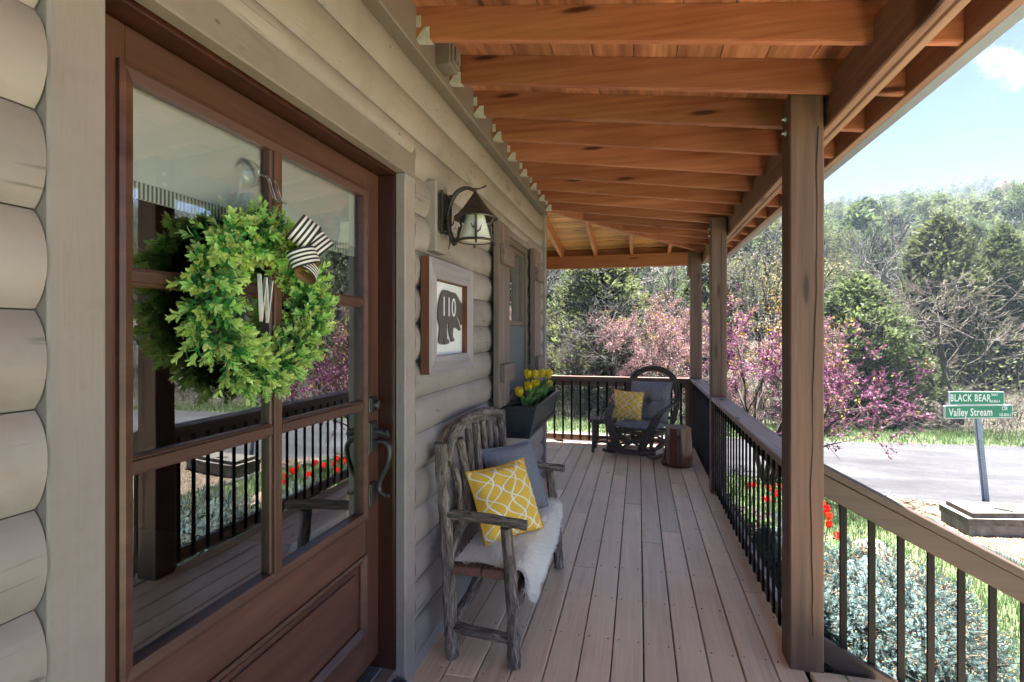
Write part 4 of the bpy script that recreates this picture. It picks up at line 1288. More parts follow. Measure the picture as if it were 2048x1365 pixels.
for k in range(4):
    th = math.radians(-70 + 90 * k); c_, s_ = math.cos(th), math.sin(th)
    mb = MB(); mb.tube([(LX + .088 * c_, LY + .088 * s_, 2.075), (LX + .066 * c_, LY + .066 * s_, 2.035), (LX + .082 * c_, LY + .082 * s_, 1.975), (LX + .093 * c_, LY + .093 * s_, 1.94)], .006, 6, rough=.15, seed=k)
    mb.tube([(LX + .083 * c_, LY + .083 * s_, 1.985), (LX + .084 * c_ - .018 * s_, LY + .084 * s_ + .018 * c_, 1.998), (LX + .08 * c_ - .026 * s_, LY + .08 * s_ + .026 * c_, 2.022)], [.004, .004, .002], 5)
    mb.tube([(LX + .078 * c_, LY + .078 * s_, 2.005), (LX + .079 * c_ + .016 * s_, LY + .079 * s_ - .016 * c_, 2.015), (LX + .075 * c_ + .022 * s_, LY + .075 * s_ - .022 * c_, 2.03)], [.004, .004, .002], 5)
    mb.build('twig_strut', M['bronze'], lan, True)

# ------------------------------------------------------------------ house number picture
def unproj(u, v, x):
    l_, h_ = (u - 1024) / 1045, -(v - 665) / 1045
    c_, s_ = math.cos(YAW), math.sin(YAW)
    r = (l_ * c_ - s_, l_ * s_ + c_, h_); t = x / r[0]
    return (x, r[1] * t, EYE + r[2] * t)
sg = thing('house_number_sign', 'wood framed sign with a dark bear cutout and the number 110', 'sign', (-.94, 2.53, 1.6))
ya, yb, za, zb2 = 2.212, 2.850, 1.327, 1.867
ia, ib, ja, jb = 2.300, 2.752, 1.408, 1.772
xk, xq = -.962, -.920
def mit(pts, m_):
    mb = MB(); mb.prism([(xk, y, z) for y, z in pts], (xq - xk, 0, 0)); return mb.build('frame_board', m_, sg)
g = .0012
mit([(ya, za), (yb, za), (ib, ja - g), (ia, ja - g)], M['frame_wood_y']); mit([(ya, zb2), (ia, jb + g), (ib, jb + g), (yb, zb2)], M['frame_wood_y'])
mit([(ya, za + g), (ia - g, ja), (ia - g, jb), (ya, zb2 - g)], M['frame_wood_z']); mit([(yb, za + g), (yb, zb2 - g), (ib + g, jb), (ib + g, ja)], M['frame_wood_z'])
part('sawn_edge', M['orange_edge'], sg, (xk, xq - .002, ya - .003, ya - .0002, za, zb2), (xk + .012, xq - .003, ib - .006, ib + .001, ja, jb), (xk + .012, xq - .003, ia, ib - .006, jb - .004, jb + .001), c=0)
part('backing_board', M['white_board'], sg, (xk + .004, xk + .010, ia - .004, ib + .004, ja - .004, jb + .004), c=0)
bear_px = [(250,422),(285,425),(330,445),(370,455),(395,495),(420,545),(425,560),(445,572),(440,640),(442,700),(438,775),(428,795),(415,745),(395,700),(385,715),(400,760),(425,835),(410,850),(385,825),(355,815),(345,830),(342,890),(345,920),(358,940),(355,960),(325,968),(315,930),(300,860),(298,800),(300,770),(282,780),(278,850),(280,930),(305,955),(300,985),(252,998),(250,960),(240,930),(235,965),(245,985),(230,998),(200,985),(190,960),(200,900),(205,820),(195,770),(182,720),(185,640),(195,560),(212,480),(235,432)]
pts = [unproj(840 + x * 120 / 630, 500 + y * 260 / 1365, -.946) for x, y in bear_px]
mb = MB(); mb.prism([(xk + .0145, p[1], p[2]) for p in pts], (.004, 0, 0)); bear = mb.build('bear_cutout', M['bear_metal'], sg)

def text_mesh(name, s, size, mat, parent, origin, right, up, xs=1.0, ext=.0015, align='CENTER', spacing=1.0, bold=0.0):
    cu = bpy.data.curves.new('tmp_text', 'FONT')
    cu.body = s; cu.size = size; cu.extrude = ext; cu.align_x = align; cu.align_y = 'CENTER'; cu.space_character = spacing; cu.resolution_u = 3; cu.offset = bold
    ob = bpy.data.objects.new('tmp_text', cu)
    me = bpy.data.meshes.new_from_object(ob)
    r, u = Vector(right).normalized(), Vector(up).normalized(); n_ = r.cross(u)
    off = Vector(origin)
    p = parent; sub = Vector((0, 0, 0))
    while p is not None: sub += p.location; p = p.parent
    for v in me.vertices:
        q = v.co.copy(); v.co = off + r * (q.x * xs) + u * q.y + n_ * q.z - sub
    me.materials.clear(); me.materials.append(mat)
    o = bpy.data.objects.new(name, me); COL.objects.link(o); o.parent = parent
    bpy.data.objects.remove(ob); bpy.data.curves.remove(cu)
    return o
nc = unproj(840 + 300 * 120 / 630, 500 + 612 * 260 / 1365, -.946)
text_mesh('numerals', '110', .140, M['white_board'], bear, (xk + .0187, nc[1], nc[2]), (0, 1, 0), (0, 0, 1), 1.0, .0004)

# ------------------------------------------------------------------ wreath on the door
WC = Vector((-1.025, 1.29, 1.605)); WY, WZ = .205, .192
M['box_dark'] = leafmat('boxwood_leaf_dark', rgb('468a46'), rgb('70b062'), .25, .4, .2, .025, 30)
M['box_light'] = leafmat('boxwood_leaf_light', rgb('b4dc66'), rgb('e2f6ac'), .4, .42, .2, .03, 30)
M['vine'] = plain('vine_base', rgb('3a2a20'), .8, 0, .2, 40, .3)
wr = thing('boxwood_wreath', 'bright green boxwood wreath hanging on the glass of the front door', 'wreath', WC)
def sprig_mesh(seed, scale=1.0):
    r = random.Random(seed); mb = MB()
    ln = .088 * scale
    mb.tube([(0, 0, -.035), (0, 0, 0), (r.uniform(-.006, .006), r.uniform(-.006, .006), ln * .6), (r.uniform(-.01, .01), r.uniform(-.01, .01), ln)], .0012, 4, 0)
    lv = [(.10, .030, .55, 0), (.28, .034, .6, 0), (.46, .036, .7, 0), (.64, .036, .85, 1), (.80, .032, 1.0, 1), (.94, .025, 1.15, 1)]
    for i, (t, L_, el, mi) in enumerate(lv):
        for k in range(2):
            az = i * math.pi / 2 + k * math.pi + r.uniform(-.35, .35)
            e = el + r.uniform(-.2, .2)
            l_ = L_ * r.uniform(.85, 1.15) * scale
            base = Vector((0, 0, ln * t)); o_ = Vector((math.cos(az), math.sin(az), 0)); s_ = Vector((-math.sin(az), math.cos(az), 0))
            d = o_ * math.cos(e) + Vector((0, 0, 1)) * math.sin(e); nn = Vector((0, 0, 1)) * math.cos(e) - o_ * math.sin(e)
            w = l_ * .46
            vs = [base]
            for (q, ww, cv) in ((.32, .85, .03), (.62, 1.0, .02), (.86, .6, -.03)):
                c_ = base + d * (l_ * q) + nn * (l_ * cv)
                vs += [c_ - s_ * w * ww / 2 + nn * l_ * .07, c_, c_ + s_ * w * ww / 2 + nn * l_ * .07]
            vs.append(base + d * l_ - nn * l_ * .08)
            fs = [(0, 2, 1), (0, 3, 2)]
            for a0 in (1, 4): fs += [(a0, a0 + 1, a0 + 4, a0 + 3), (a0 + 1, a0 + 2, a0 + 5, a0 + 4)]
            fs += [(7, 8, 10), (8, 9, 10)]
            mb.add(vs, fs, mi)
    return mb
protos = []
for k in range(7):
    o = sprig_mesh(100 + k, .66 + .05 * (k % 4)).build('sprig', [M['box_dark'], M['box_light']], None, False)
    o.parent = wr; protos.append(o)
r = random.Random(21)
mb = MB()
for q in range(5):
    ph = q * 1.3
    mb.tube([(WC.x - .03 + .022 * math.cos(t * .8 + ph), WC.y + (WY + .022 * math.sin(t * .8 + ph)) * math.cos(t * .1309), WC.z + (WZ + .022 * math.sin(t * .8 + ph)) * math.sin(t * .1309)) for t in range(48)], .006, 5, close=True)
mb.build('vine_ring', M['vine'], wr, True)
NS = 296
for k in range(NS):
    th = 2 * math.pi * (k * .61803 % 1.0)
    al = math.radians(r.uniform(-125, 112))            # around the tube, 0 = facing out of the door
    rad_dir = Vector((0, math.cos(th), math.sin(th)))
    tang = Vector((0, -math.sin(th), math.cos(th)))
    out = Vector((1, 0, 0)) * math.cos(al) + rad_dir * math.sin(al)
    tr = r.uniform(.010, .040)
    p = Vector((-.025, WY * math.cos(th), WZ * math.sin(th))) + out * tr
    d = (out + tang * r.uniform(.25, .75) + Vector((r.uniform(-.25, .25), r.uniform(-.3, .3), r.uniform(-.3, .3)))).normalized()
    if p.x + d.x * .09 < -.075: d.x = (-.075 - p.x) / .09; d.normalize()
    src = protos[k % 7]
    o = src if k < 7 else src.copy()
    if k >= 7: COL.objects.link(o); o.parent = wr
    o.location = p
    o.rotation_euler = (d.to_track_quat('Z', 'X') @ Matrix.Rotation(r.uniform(0, 6.28), 3, 'Z').to_quaternion()).to_euler()
    s_ = r.uniform(.85, 1.12); o.scale = (s_, s_, s_)
# the filling sprays between them, too many to part
allv = []
base_ = [(np.array([v.co[:] for v in o.data.vertices]), [tuple(p.vertices) for p in o.data.polygons], [p.material_index for p in o.data.polygons]) for o in protos]
mb = MB()
for k in range(520):
    th = 2 * math.pi * r.random(); al = math.radians(r.uniform(-140, 118))
    rad_dir = Vector((0, math.cos(th), math.sin(th))); tang = Vector((0, -math.sin(th), math.cos(th)))
    out = Vector((1, 0, 0)) * math.cos(al) + rad_dir * math.sin(al)
    p = Vector((-.025, WY * math.cos(th), WZ * math.sin(th))) + out * r.uniform(-.01, .018)
    d = (out + tang * r.uniform(.1, .7) + Vector((r.uniform(-.3, .3), r.uniform(-.3, .3), r.uniform(-.3, .3)))).normalized()
    if p.x + d.x * .09 < -.07: d.x = (-.07 - p.x) / .09; d.normalize()
    q = (d.to_track_quat('Z', 'X') @ Matrix.Rotation(r.uniform(0, 6.28), 3, 'Z').to_quaternion()).to_matrix()
    V_, F_, I_ = base_[k % 7]; sc_ = r.uniform(.8, 1.05)
    o_ = len(mb.v)
    mb.v += [tuple(WC + p + q @ (Vector(v) * sc_)) for v in V_]
    mb.f += [tuple(i + o_ for i in f) for f in F_]; mb.m += I_; mb.uv += [[(0, 0)] * len(f) for f in F_]
mb.build('foliage', [M['box_dark'], M['box_light']], wr)['kind'] = 'stuff'
# striped ribbon bow
bow = thing('ribbon_bow', 'black and white striped ribbon bow tied at the top of the wreath', 'bow', (-.90, 1.29, 1.76))
def loop(name, ctr, ax, u, w_, ra, rb, t0=0, t1=6.283):
    ctr, ax, u = Vector(ctr), Vector(ax).normalized(), Vector(u)
    u = (u - ax * u.dot(ax)).normalized(); v = ax.cross(u)
    mb = MB(); n = 28
    for (dr, mi) in ((0, 0), (-.0012, 1)):
        vs, fs, uv = [], [], []
        for i in range(n + 1):
            t = t0 + (t1 - t0) * i / n
            q = ctr + u * ((ra + dr) * math.cos(t)) + v * ((rb + dr) * math.sin(t))
            vs += [q - ax * w_ / 2, q + ax * w_ / 2]
        for i in range(n): fs.append((2 * i, 2 * i + 1, 2 * i + 3, 2 * i + 2)); uv.append([(0, i / n), (1, i / n), (1, (i + 1) / n), (0, (i + 1) / n)])
        mb.add(vs, fs, mi, uv)
    return mb.build(name, [M['ribbon'], M['ribbon_back']], bow, True)
loop('ribbon_loop', (-.895, 1.262, 1.795), (.55, .55, -.55), (0, 1, 1), .058, .045, .034)
loop('ribbon_loop', (-.900, 1.335, 1.772), (.5, .45, -.75), (0, 1, .6), .054, .043, .031)
loop('ribbon_loop', (-.895, 1.262, 1.722), (.35, .15, -.95), (.3, 1, -.2), .050, .043, .033)
loop('ribbon_loop', (-.905, 1.290, 1.692), (.2, -.6, -.6), (.3, .8, -.5), .046, .034, .022)
# hanging letter
lt = thing('wooden_letter', 'distressed white wooden letter W hanging inside the wreath', 'letter', (-1.03, 1.30, 1.63))
lt_t = text_mesh('letter', 'W', .185, M['white_paint'], lt, (-1.03, 1.275, 1.605), (-.45, 1, -.05), (0, .05, 1), .72, .004)
mb = MB(); mb.tube([(-1.0, 1.33, 1.68), (-.985, 1.32, 1.72), (-.95, 1.30, 1.76)], .0018, 5); mb.build('twine', M['vine'], lt)
# suction hook
sh = thing('suction_hook', 'clear suction cup hook stuck on the glass above the wreath', 'hook', (-1.09, 1.305, 1.985))
mb = MB(); mb.lathe([(.038, 0), (.037, .002), (.026, .006), (.014, .012), (.012, .022), (.001, .024)], (0, 0, 0), 24)
mb.v = [(-1.1005 + z, 1.305 + x, 1.985 + y) for x, y, z in mb.v]; mb.build('suction_cup', M['clear'], sh, True)
for dy in (-.006, .022):
    mb = MB(); mb.tube(smoothcurve([(-1.078, 1.318 + dy, 1.985), (-1.055, 1.325 + dy, 1.97), (-1.045, 1.328 + dy, 1.94), (-1.035, 1.33 + dy, 1.91), (-1.02, 1.332 + dy, 1.905)], 4), .004, 6); mb.build('hook_prong', M['clear'], sh, True)
# ------------------------------------------------------------------ ground, road, hill
GZ0 = -.5
def hill_z(x, y):
    """terrain height: flat yard, then the wooded slope beyond the road"""
    r = math.hypot(x, y)
    az = math.atan2(x, y)
    d = y * .93 + x * .30 - 13.9                 # distance past the verge
    d2 = max(0.0, d)
    t = min(1.0, d2 / 160.0)
    rise = 36.5 * (t ** 1.12) * (1.0 + .05 * math.sin(az * 6 + 1))
    if d2 > 160: rise = 36.5 * (1 + .05 * math.sin(az * 6 + 1)) - (d2 - 160) * .05
    bumpz = (mnoise.noise(Vector((x * .022, y * .022, 3))) * 4.5 + mnoise.noise(Vector((x * .07, y * .07, 8))) * 1.2) * min(1, d2 / 30)
    return GZ0 + max(0, rise + bumpz)

def ground_mat():
    m, nt, bs, n, l = _base('lawn_and_forest_floor')
    v = coords(n, l, False)
    a = nz(n, l, v, 1.4, 6, .65); b = nz(n, l, v, 24, 5, .7); c = nz(n, l, v, .35, 5, .6)
    gr = ramp(n, [(.3, rgb('344023')), (.5, rgb('424f2f')), (.72, rgb('5f6847'))]); l.new(a, gr.inputs[0])
    g2 = ramp(n, [(.3, L(.7, .7, .7)), (.7, L(1.25, 1.25, 1.2))]); l.new(b, g2.inputs[0])
    grass = mixc(n, l, gr.outputs[0], g2.outputs[0], 1.0, 'MULTIPLY')
    fr = ramp(n, [(.3, rgb('231e17')), (.5, rgb('312b21')), (.7, rgb('39372a'))]); l.new(c, fr.inputs[0])
    fl = mixc(n, l, fr.outputs[0], g2.outputs[0], 1.0, 'MULTIPLY')
    sp = n.new("ShaderNodeSeparateXYZ"); l.new(v, sp.inputs[0])
    m1 = n.new("ShaderNodeMath"); m1.operation = 'MULTIPLY'; m1.inputs[1].default_value = .93; l.new(sp.outputs[1], m1.inputs[0])
    m2 = n.new("ShaderNodeMath"); m2.operation = 'MULTIPLY_ADD'; m2.inputs[1].default_value = .30; l.new(sp.outputs[0], m2.inputs[0]); l.new(m1.outputs[0], m2.inputs[2])
    m3 = n.new("ShaderNodeMapRange"); m3.inputs['From Min'].default_value = 12.9; m3.inputs['From Max'].default_value = 13.9; l.new(m2.outputs[0], m3.inputs[0])
    l.new(mixc(n, l, grass, fl, m3.outputs[0]), bs.inputs['Base Color'])
    bs.inputs['Roughness'].default_value = .95
    bump(n, l, bs, b, .8, .03)
    return m
xs = sorted(set(list(np.arange(-180, -60, 30.)) + list(np.arange(-60, -12, 4.)) + list(np.arange(-12, 24, 1.)) + list(np.arange(24, 140, 4.)) + list(np.arange(140, 261, 30.))))
ys = sorted(set(list(np.arange(-84, -12, 36.)) + list(np.arange(-12, 4, 4.)) + list(np.arange(4, 24, 1.)) + list(np.arange(24, 230, 5.)) + list(np.arange(230, 271, 20.))))
Vg = np.array([(x, y, hill_z(x, y)) for y in ys for x in xs]); nx = len(xs)
Fg = np.array([(j * nx + i, j * nx + i + 1, (j + 1) * nx + i + 1, (j + 1) * nx + i) for j in range(len(ys) - 1) for i in range(nx - 1)])
o = npmesh('ground', Vg, Fg, ground_mat(), smooth=True); tag(o, kind='structure')

def road_mat():
    m, nt, bs, n, l = _base('worn_asphalt')
    v = coords(n, l, False)
    a = nz(n, l, v, 90, 4, .8); b = nz(n, l, v, 1.0, 6, .65, .6, (.35, 1.6, 1)); c = nz(n, l, v, 9, 5, .6)
    r1 = ramp(n, [(.3, rgb('2c2c2e')), (.5, rgb('39393b')), (.7, rgb('464648'))]); l.new(b, r1.inputs[0])
    r2 = ramp(n, [(.3, L(.72, .72, .74)), (.7, L(1.2, 1.2, 1.2))]); l.new(a, r2.inputs[0])
    r3 = ramp(n, [(.3, L(.86, .86, .87)), (.7, L(1.1, 1.1, 1.09))]); l.new(c, r3.inputs[0])
    col = mixc(n, l, mixc(n, l, r1.outputs[0], r2.outputs[0], 1.0, 'MULTIPLY'), r3.outputs[0], 1.0, 'MULTIPLY')
    l.new(col, bs.inputs['Base Color']); bs.inputs['Roughness'].default_value = .95; bs.inputs['Specular IOR Level'].default_value = .15
    bump(n, l, bs, a, .5, .01)
    return m
near = [(-60, 9.3), (-8, 8.6), (0, 8.1), (1.5, 7.85), (2.6, 7.45), (3.3, 7.05), (4.2, 6.85), (6, 6.6), (12, 4.2), (40, -8)]
far = [(-60, 12.0), (-8, 10.9), (-1.9, 10.55), (1, 10.6), (3.7, 10.75), (6.6, 11.05), (9, 11.0), (14, 10.4), (24, 8.5), (44, 3)]
rm = MB()
NP = smoothcurve([(x, y, GZ0 + .008) for x, y in near], 8); FP = smoothcurve([(x, y, GZ0 + .008) for x, y in far], 8)
rr = random.Random(2)
jig = lambda p, s: Vector((p.x, p.y + rr.uniform(-s, s), p.z))
NP = [jig(p, .03) for p in NP]; FP = [jig(p, .03) for p in FP]
vs = NP + FP; k = len(NP)
rm.add(vs, [(i, i + 1, k + i + 1, k + i) for i in range(k - 1)])
tag(rm.build('road', road_mat()), kind='structure')

# gravel beds round the concrete cover, mulch bed
def patch(name, poly, z, mat):
    mb = MB(); mb.add([(x, y, z) for x, y in poly], [tuple(range(len(poly)))]); return tag(mb.build(name, mat), kind='structure')
GRAV = [(2.55, 7.42), (2.75, 6.95), (3.06, 6.55), (3.10, 6.0), (3.22, 5.55), (3.32, 5.15), (3.75, 4.95), (4.6, 5.0), (5.6, 5.6), (6.2, 6.45), (4.6, 6.95), (3.6, 7.05)]
gravel_m = plain('gravel_fines', rgb('6a5c4b'), .95, 0, .2, 60, .6, .01, rgb('867d71'))
patch('gravel_bed', GRAV, GZ0 + .012, gravel_m)
MULCH = [(.80, 4.2), (1.35, 4.35), (1.75, 4.55), (1.98, 4.85), (2.0, 5.4), (1.75, 6.0), (1.3, 6.4), (.80, 6.6)]
patch('mulch_bed', MULCH, GZ0 + .010, plain('dark_mulch', rgb('2c2622'), .95, 0, .3, 50, 1.0, .02, rgb('443a34')))

def in_poly(x, y, P):
    c = False
    for i in range(len(P)):
        (x0, y0), (x1, y1) = P[i - 1], P[i]
        if (y0 > y) != (y1 > y) and x < (x1 - x0) * (y - y0) / (y1 - y0) + x0: c = not c
    return c
rg = np.random.default_rng(11)
def octs(P, S, rng):
    """small uneven stones: one squashed octahedron per point"""
    n = len(P)
    base = np.array([(1, 0, 0), (0, 1, 0), (-1, 0, 0), (0, -1, 0), (0, 0, .6), (0, 0, -.6)])
    ang = rng.uniform(0, 6.28, n); ca, sa = np.cos(ang), np.sin(ang)
    B = base[None] * rng.uniform(.55, 1.2, (n, 6, 1)) * S[:, None, None]
    x = B[..., 0] * ca[:, None] - B[..., 1] * sa[:, None] * .8; y = B[..., 0] * sa[:, None] + B[..., 1] * ca[:, None] * .8
    V = np.stack([x, y, B[..., 2]], -1) + P[:, None, :]
    f = np.array([(0, 1, 4), (1, 2, 4), (2, 3, 4), (3, 0, 4), (1, 0, 5), (2, 1, 5), (3, 2, 5), (0, 3, 5)])
    F = (f[None] + (np.arange(n) * 6)[:, None, None]).reshape(-1, 3)
    return V.reshape(-1, 3), F
GRAV2 = [(3.4, -1.5), (3.2, .5), (3.3, 2.2), (3.9, 3.4), (5.2, 3.9), (6.6, 3.6), (7.4, 2.0), (7.6, -1.5)]
patch('gravel_bed', GRAV2, GZ0 + .012, plain('pale_gravel', rgb('a89a88'), .95, 0, .2, 60, .6, .01, rgb('c4bab0')))
pts = []
while len(pts) < 9000:
    x, y = rg.uniform(2.5, 6.2), rg.uniform(4.9, 7.45)
    if in_poly(x, y, GRAV): pts.append((x, y, GZ0 + .014))
P = np.array(pts)
V, F = octs(P, rg.uniform(.010, .022, len(P)), rg)
mi = np.repeat(rg.integers(0, 3, len(P)), 8)
P2 = []
while len(P2) < 2600:
    x, y = rg.uniform(3.2, 7.4), rg.uniform(0, 3.9)
    if in_poly(x, y, GRAV2): P2.append((x, y, GZ0 + .016))
V2, F2 = octs(np.array(P2), rg.uniform(.014, .03, len(P2)), rg)
mi = np.concatenate([mi, np.repeat(rg.integers(0, 3, len(P2)), 8)]); F = np.concatenate([F, F2 + len(V)]); V = np.concatenate([V, V2])
o = npmesh('gravel', V, F, [plain('gravel_tan', rgb('6b5b45'), .9, 0, .15, 40), plain('gravel_pale', rgb('786f67'), .9, 0, .1, 40), plain('gravel_rust', rgb('5c4532'), .9, 0, .15, 40)], mi); tag(o, kind='stuff')
ep = [(p[0], p[1]) for p in GRAV[:7]]
mb = MB(); mb.tube(smoothcurve([(x - .02, y, GZ0 + .01) for x, y in ep], 6), .022, 6); tag(mb.build('lawn_edging', M['rubber']), 'dark edging strip between the lawn and the gravel bed', 'edging')
pts = []
while len(pts) < 2600:
    x, y = rg.uniform(.8, 2.0), rg.uniform(4.2, 6.6)
    if in_poly(x, y, MULCH): pts.append((x, y, GZ0 + .018))
V, F = octs(np.array(pts), rg.uniform(.012, .03, len(pts)), rg)
o = npmesh('mulch', V, F, plain('mulch_chips', rgb('362e28'), .95, 0, .35, 30)); tag(o, kind='stuff')

P3 = []
for pl_, w_ in ((NP, .22), (FP, .25)):
    for k in range(1500):
        i = rg.integers(0, len(pl_) - 1); q = pl_[i].lerp(pl_[i + 1], rg.random())
        if abs(q.x) < 14: P3.append((q.x, q.y + rg.normal(0, w_ * .5), GZ0 + .012))
V, F = octs(np.array(P3), rg.uniform(.008, .024, len(P3)), rg)
tag(npmesh('road_edge_gravel', V, F, plain('roadside_stone', rgb('6c675f'), .9, 0, .3, 30)), kind='stuff')

# grass blades
def grass(name, region, n, h0, h1, w, mats, seed, zf=None):
    rng = np.random.default_rng(seed)
    out = []
    while sum(len(a) for a in out) < n:
        q = region(rng, n); out.append(q)
    P = np.concatenate(out)[:n]
    nb = len(P)
    z = np.full(nb, GZ0) if zf is None else np.array([zf(x, y) for x, y in P])
    az = rng.uniform(0, 6.283, nb); h = rng.uniform(h0, h1, nb); ln = h * rng.uniform(.1, .9, nb)
    dx, dy = np.cos(az), np.sin(az); sx, sy = -dy * w / 2, dx * w / 2
    b = np.stack([P[:, 0], P[:, 1], z], 1)
    s = np.stack([sx, sy, np.zeros(nb)], 1)
    m_ = b + np.stack([dx * ln * .35, dy * ln * .35, h * .6], 1); t = b + np.stack([dx * ln, dy * ln, h], 1)
    V = np.stack([b - s, b + s, m_ - s * .8, m_ + s * .8, t], 1).reshape(-1, 3)
    f = np.array([(0, 1, 3), (0, 3, 2), (2, 3, 4)])
    F = (f[None] + (np.arange(nb) * 5)[:, None, None]).reshape(-1, 3)
    mi = np.repeat(rng.integers(0, len(mats), nb), 3)
    return tag(npmesh(name, V, F, mats, mi), kind='stuff')
M['g1'] = leafmat('grass_bright', rgb('3d5528'), rgb('496132'), .35, .6, 0, 0, 2)
M['g2'] = leafmat('grass_deep', rgb('2a401c'), rgb('3f572a'), .35, .6, 0, 0, 2)
M['g3'] = leafmat('grass_straw', rgb('4f553b'), rgb('63684b'), .3, .6, 0, 0, 2)
def reg_lawn(rng, n):
    P = np.stack([rng.uniform(.85, 8, n), rng.uniform(2.4, 7.9, n)], 1)
    w = rng.random(n) < np.clip(2.6 / (P[:, 0] ** 2 + P[:, 1] ** 2) ** .5, .2, 1)
    k = [i for i in range(n) if w[i] and not in_poly(P[i, 0], P[i, 1], GRAV) and not in_poly(P[i, 0], P[i, 1], GRAV2) and not in_poly(P[i, 0], P[i, 1], MULCH) and P[i, 1] < np.interp(P[i, 0], [q[0] for q in near], [q[1] for q in near]) - .03]
    return P[k]
grass('lawn_grass', reg_lawn, 60000, .035, .08, .005, [M['g1'], M['g2'], M['g1'], M['g3']], 3)
def reg_verge(rng, n):
    P = np.stack([rng.uniform(-9, 16, n), rng.uniform(-.05, 1.5, n)], 1)
    P[:, 1] += np.interp(P[:, 0], [q[0] for q in far], [q[1] for q in far]) + .05
    return P
grass('verge_grass', reg_verge, 30000, .04, .13, .010, [M['g1'], M['g2'], M['g1'], M['g3']], 4)
def reg_back(rng, n):
    P = np.stack([rng.uniform(-7, .8, n), rng.uniform(7.3, 8.3, n)], 1); return P
grass('back_lawn_grass', reg_back, 8000, .04, .09, .008, [M['g1'], M['g2'], M['g1']], 6)

# ------------------------------------------------------------------ concrete cover, boulders
M['concrete'] = plain('old_concrete', rgb('6e6a64'), .9, 0, .2, 9, .4, .006, rgb('2a2724'))
M['concrete2'] = plain('stained_concrete', rgb('5a544d'), .9, 0, .25, 12, .5, .006, rgb('2a2724'))
M['concrete_top'] = plain('sun_toned_concrete', rgb('4f4b44'), .9, 0, .1, 5, .3, .004)  # top face painted darker than the sides to offset direct sun on it
cc = thing('concrete_cover', 'stepped concrete well cover in the gravel below the street sign', 'well cover', (3.6, 6.3, GZ0))
POLY = [(3.135, 6.50), (3.165, 6.06), (3.75, 6.17), (4.25, 6.33), (4.2, 6.56), (3.62, 6.58)]
def ins(P, d):
    c = Vector((sum(p[0] for p in P) / len(P), sum(p[1] for p in P) / len(P)))
    return [tuple(Vector(p) + (c - Vector(p)).normalized() * d) for p in P]
for nm, d, z0, z1, mt in (('base', .0, -.02, .118, M['concrete']), ('middle_slab', -.015, .120, .185, M['concrete2']), ('top_slab', .045, .1855, .232, M['concrete2'])):
    mb = MB(); mb.prism([(x, y, GZ0 + z0) for x, y in ins(POLY, d)], (0, 0, z1 - z0)); mb.build(nm, mt, cc)
mb = MB(); mb.add([(x, y, GZ0 + .2335) for x, y in ins(POLY, .052)], [tuple(range(6))]); mb.build('top_face', M['concrete_top'], cc)
mb = MB(); mb.tube([(3.50, 6.30, GZ0 + .237), (3.56, 6.25, GZ0 + .240), (3.62, 6.22, GZ0 + .236)], .009, 6); mb.build('lifting_handle', M['crack'], cc)

def boulder(name, label, c, s, mat, seed, group=None):
    mb = MB(); n = 14
    prof = []
    vs, fs = [], []
    for i in range(n + 1):
        ph = -math.pi / 2 + math.pi * i / n
        for j in range(20):
            th = 2 * math.pi * j / 20
            d = Vector((math.cos(ph) * math.cos(th), math.cos(ph) * math.sin(th), math.sin(ph)))
            q = 1 + .28 * mnoise.noise(d * 1.3 + Vector((seed, 0, 0))) + .10 * mnoise.noise(d * 4 + Vector((0, seed, 0)))
            e = Vector((math.copysign(abs(d.x) ** .75, d.x), math.copysign(abs(d.y) ** .75, d.y), math.copysign(abs(d.z) ** .6, d.z)))
            vs.append(Vector(c) + Vector((e.x * s[0], e.y * s[1], e.z * s[2])) * q)
    for i in range(n):
        for j in range(20): fs.append((i * 20 + j, i * 20 + (j + 1) % 20, (i + 1) * 20 + (j + 1) % 20, (i + 1) * 20 + j))
    mb.add(vs, fs)
    return tag(mb.build(name, mat, None, True, (c[0], c[1], GZ0)), label, 'stone', group)
M['sandstone'] = plain('tan_sandstone', rgb('6b5c4b'), .9, 0, .15, 7, .5, .01, rgb('7f7468'))
boulder('border_stone', 'tan border stone behind the blue spruce at the lawn edge', (2.02, 4.72, GZ0 + .06), (.16, .24, .13), M['sandstone'], 3, 'border stones')
boulder('border_stone', 'low flat border stone touching the blue spruce in front of the mulch', (1.70, 4.38, GZ0 + .05), (.24, .13, .10), M['sandstone'], 8, 'border stones')
boulder('border_stone', 'far border stone beyond the red tulips', (2.02, 5.25, GZ0 + .05), (.13, .22, .10), M['sandstone'], 12, 'border stones')
boulder('grey_rock', 'flat grey rock lying in the gravel below the concrete cover', (3.78, 5.30, GZ0 + .03), (.16, .07, .04), M['concrete'], 5)

# ------------------------------------------------------------------ street sign
M['sign_green'] = plain('street_sign_green', rgb('0a7a56'), .4, 0, .03, 3, 0)
M['sign_white'] = plain('street_sign_white', rgb('dcdedc'), .4, 0, .01, 3, 0)
M['sign_edge'] = plain('street_sign_metal', rgb('bfc6cc'), .35, .6, .05, 10, .03)
M['sign_post'] = plain('galvanised_channel', rgb('7f8ea2'), .45, .5, .08, 30, .1)
SB = Vector((4.03, 7.38, GZ0))
SG = thing('street_sign', 'leaning street sign with two green name blades by the road', 'street sign', SB)
top = SB + Vector((-.113, .0, 1.30))
ax_ = (top - SB).normalized()
mb = MB()
r_ = Vector((ax_.z, 0, -ax_.x)); fwd = Vector((0, 1, 0))
for off, hw, hd in ((0, .018, .003), (-.027, .011, .003), (.027, .011, .003)):
    dd = 0 if off == 0 else .016
    mb.obox((SB + top) / 2 + r_ * off + fwd * dd, (hw, hd, (top - SB).length / 2), (r_, fwd, ax_), .001)
for off in (-.018, .018): mb.obox((SB + top) / 2 + r_ * off + fwd * .008, (.002, .010, (top - SB).length / 2), (r_, fwd, ax_), .0005)
